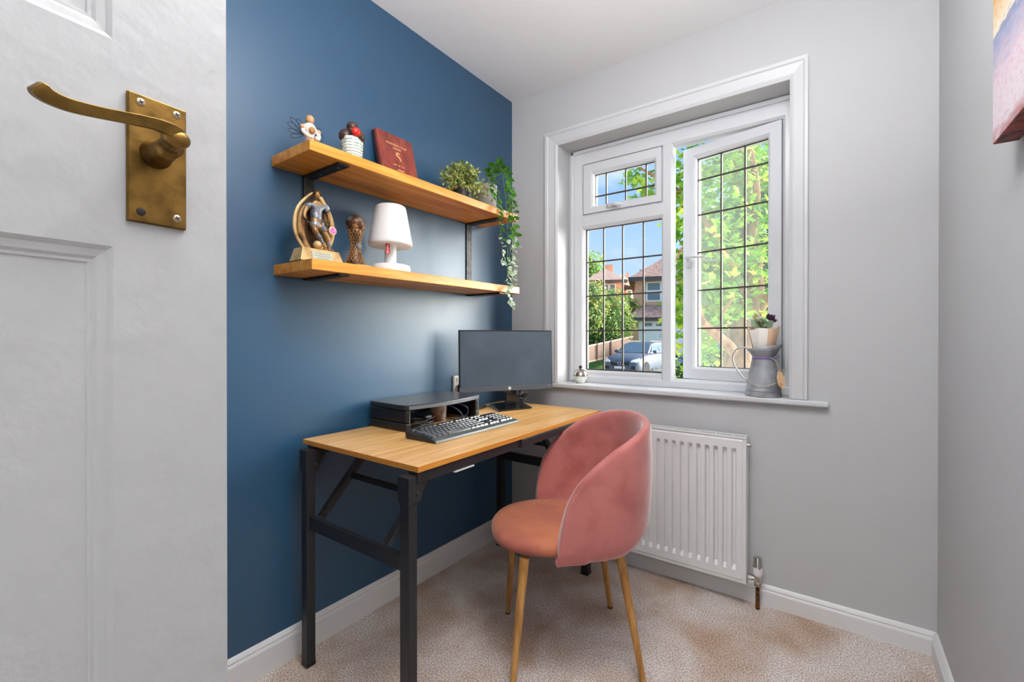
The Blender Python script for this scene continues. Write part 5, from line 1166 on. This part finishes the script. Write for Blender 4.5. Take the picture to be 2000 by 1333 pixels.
hwin(g1, 9.2, 10.55, D1, 5.1, 6.45, 2, 1)
hwin(g1, 11.6, 13.3, D1+1.4, 4.5, 5.95, 3, 1)
HR = Matrix.Identity(4)
g3 = thing('left_house', 'dark roofed house partly hidden behind the pale shrub at the left of the view', 'house', X(6.5, 40, 0))
quadmesh('roof', [(4.2, 38.5, 4.5), (9.3, 38.5, 4.5), (9.3, 44, 4.5), (4.2, 44, 4.5), (5.4, 41, 6.7), (6.0, 41, 6.7)], [(0, 1, 5, 4), (1, 2, 5), (2, 3, 4, 5), (3, 0, 4), (3, 2, 1, 0)], mat('dark_tile', (122, 100, 92), .9, var=((96, 78, 72), 5, .4, .6)), g3)
ext().box(4.4, 9.0, 39, 43.8, -.5, 4.5).build('wall', brickm, g3)

# ---- cars
def car(label, loc, ang, paint, plate=True):
    t = thing('parked_car', label, 'car', loc, rz=ang)      # local: -y front, x width
    M4 = wm(t)
    def C(): b = MB(); b.xf = M4.copy(); return b
    # body sections along y: (y, halfwidth, z_bottom, z_top)
    S_ = [(-2.32, .62, .30, .62), (-2.22, .80, .22, .74), (-2.0, .90, .20, .86), (-1.55, .93, .20, .97), (-.95, .935, .20, 1.04), (0, .94, .20, 1.05), (1.2, .94, .20, 1.08), (2.0, .91, .24, 1.10), (2.30, .82, .32, 1.02), (2.38, .70, .42, .90)]
    vs = []; fs = []; K = 12
    for (y, w, zb, zt) in S_:
        ring = [(-w*.92, zb), (-w, zb+.14), (-w*1.0, zb+(zt-zb)*.6), (-w*.95, zt-.06), (-w*.80, zt), (-w*.4, zt+.025), (w*.4, zt+.025), (w*.80, zt), (w*.95, zt-.06), (w, zb+(zt-zb)*.6), (w, zb+.14), (w*.92, zb)]
        vs += [(x, y, z) for x, z in ring]
    for i in range(len(S_)-1):
        for k in range(K): fs.append((i*K+k, i*K+(k+1) % K, (i+1)*K+(k+1) % K, (i+1)*K+k))
    fs += [tuple(range(K)), tuple(range((len(S_)-1)*K, len(S_)*K))[::-1]]
    b = C(); b.add(vs, fs); bo = b.build('body', paint, t, smooth='auto')
    cab = [(-.95, .80, 1.03, 1.04), (-.30, .66, 1.03, 1.50), (.30, .64, 1.05, 1.60), (1.2, .63, 1.06, 1.59), (1.85, .60, 1.08, 1.48), (2.28, .70, 1.02, 1.06)]
    vs = []; fs = []
    for (y, w, zb, zt) in cab: vs += [(-.84, y, zb), (-w-.04*(zt > 1.1), y, zt-.05*(zt > 1.1)), (-w+.1, y, zt), (w-.1, y, zt), (w+.04*(zt > 1.1), y, zt-.05*(zt > 1.1)), (.84, y, zb)]
    K = 6
    for i in range(len(cab)-1):
        for k in range(5): fs.append((i*K+k, i*K+k+1, (i+1)*K+k+1, (i+1)*K+k))
    b = C(); b.add(vs, fs); b.build('cabin', paint, t, smooth='auto')
    gm = mat('car_glass', (120, 136, 146), .08) if 'car_glass' not in bpy.data.materials else bpy.data.materials['car_glass']
    b = C(); b.add([(-.74, -.93, 1.07), (.74, -.93, 1.07), (.60, -.31, 1.50), (-.60, -.31, 1.50)], [(0, 1, 2, 3)]); b.v = [tuple(Vector(p)+Vector((0, 0, .012))) for p in b.v]; b.build('windscreen', gm, t)
    for s in (-1, 1):
        for (y0, y1, y2, y3) in ((-.62, -.20, .42, .42), (.50, .50, 1.15, 1.20), (1.26, 1.24, 1.75, 1.95)):
            b = C(); b.add([(s*.845, y0, 1.12), (s*.725, y1, 1.42), (s*.715, y2, 1.50), (s*.85, y3, 1.13)], [(0, 1, 2, 3)]); b.build('side_window', gm, t)
    dk = bpy.data.materials.get('car_black') or mat('car_black', (26, 26, 30), .4); tyre = bpy.data.materials.get('tyre') or mat('tyre', (30, 30, 32), .8); al = bpy.data.materials.get('alloy') or mat('alloy', (176, 168, 156), .3, metal=.6)
    b = C(); b.prism([(-.42, .50), (.42, .50), (.46, .68), (-.46, .68)], -2.36, -2.27, 'y'); gr = b.build('grille', dk, t, bevel=.02)
    b = C(); b.xf = M4 @ Matrix.Translation((0, -2.37, .60)) @ Matrix.Rotation(PI/2, 4, 'X')
    b.tube([(.075*math.cos(a), .075*math.sin(a), 0) for a in np.linspace(0, 2*PI, 21)[:-1]], .016, 6, closed=True); b.tube([(-.33, .09, 0), (.33, -.09, 0)], .010, 6); b.build('badge', chrome, gr, smooth=True)
    for s in (-1, 1):
        b = C(); b.add([(s*.50, -2.29, .66), (s*.78, -2.19, .66), (s*.84, -2.00, .80), (s*.82, -1.98, .86), (s*.52, -2.24, .76), (s*.5, -2.2, .7)], [(0, 1, 2, 3, 4), (0, 4, 5)]); b.v = [tuple(Vector(p)+(M4.to_3x3() @ Vector((s*.02, -.04, 0)))) for p in b.v]; b.build('headlight', wht, t)
        b = C(); b.box(s*.66-.12, s*.66+.12, -2.33, -2.24, .34, .48); b.build('fog_recess', dk, t, bevel=.02)
        b = C(); b.ball((s*1.0, -.55, 1.12), .11, 10, 8, sc=(1, .7, .7)); b.build('wing_mirror', paint, t, smooth=True)
    for (x, y) in ((-.86, -1.42), (.86, -1.42), (-.86, 1.45), (.86, 1.45)):
        s = 1 if x > 0 else -1
        b = C(); b.xf = M4 @ Matrix.Translation((x, y, .34)) @ Matrix.Rotation(s*PI/2, 4, 'Y'); b.lathe([(.22, -.10), (.34, -.08), (.34, .08), (.32, .10), (.22, .10)], 28); w = b.build('wheel', tyre, t, smooth='auto')
        b = C(); b.xf = M4 @ Matrix.Translation((x, y, .34)) @ Matrix.Rotation(s*PI/2, 4, 'Y'); b.lathe([(0, .08), (.06, .10), (.06, .085), (.22, .07), (.24, .095), (.24, .0), (0, 0)], 28); b.build('alloy_rim', al, w, smooth='auto')
    b = C(); b.box(-.26, .26, -2.36, -2.30, .36, .47); b.build('number_plate', wht, t, bevel=.005)
    b = C(); b.tube([(-.58, -.1, 1.62), (-.58, 1.6, 1.60)], .02, 6).tube([(.58, -.1, 1.62), (.58, 1.6, 1.60)], .02, 6); b.build('roof_rail', al, t)
    return t
silver_paint = mat('silver_blue_paint', (98, 106, 118), .5, metal=.1)
car('silver-blue estate car parked nose-on before the garage', X(6.45, 22.8, GZ+.02), YAW+R(-38), silver_paint)
car('dark blue car parked further right, glimpsed past the open casement', X(7.3, 16.8, GZ+.02), YAW+R(-38), mat('navy_paint', (58, 78, 132), .25, metal=.3, coat=.5))
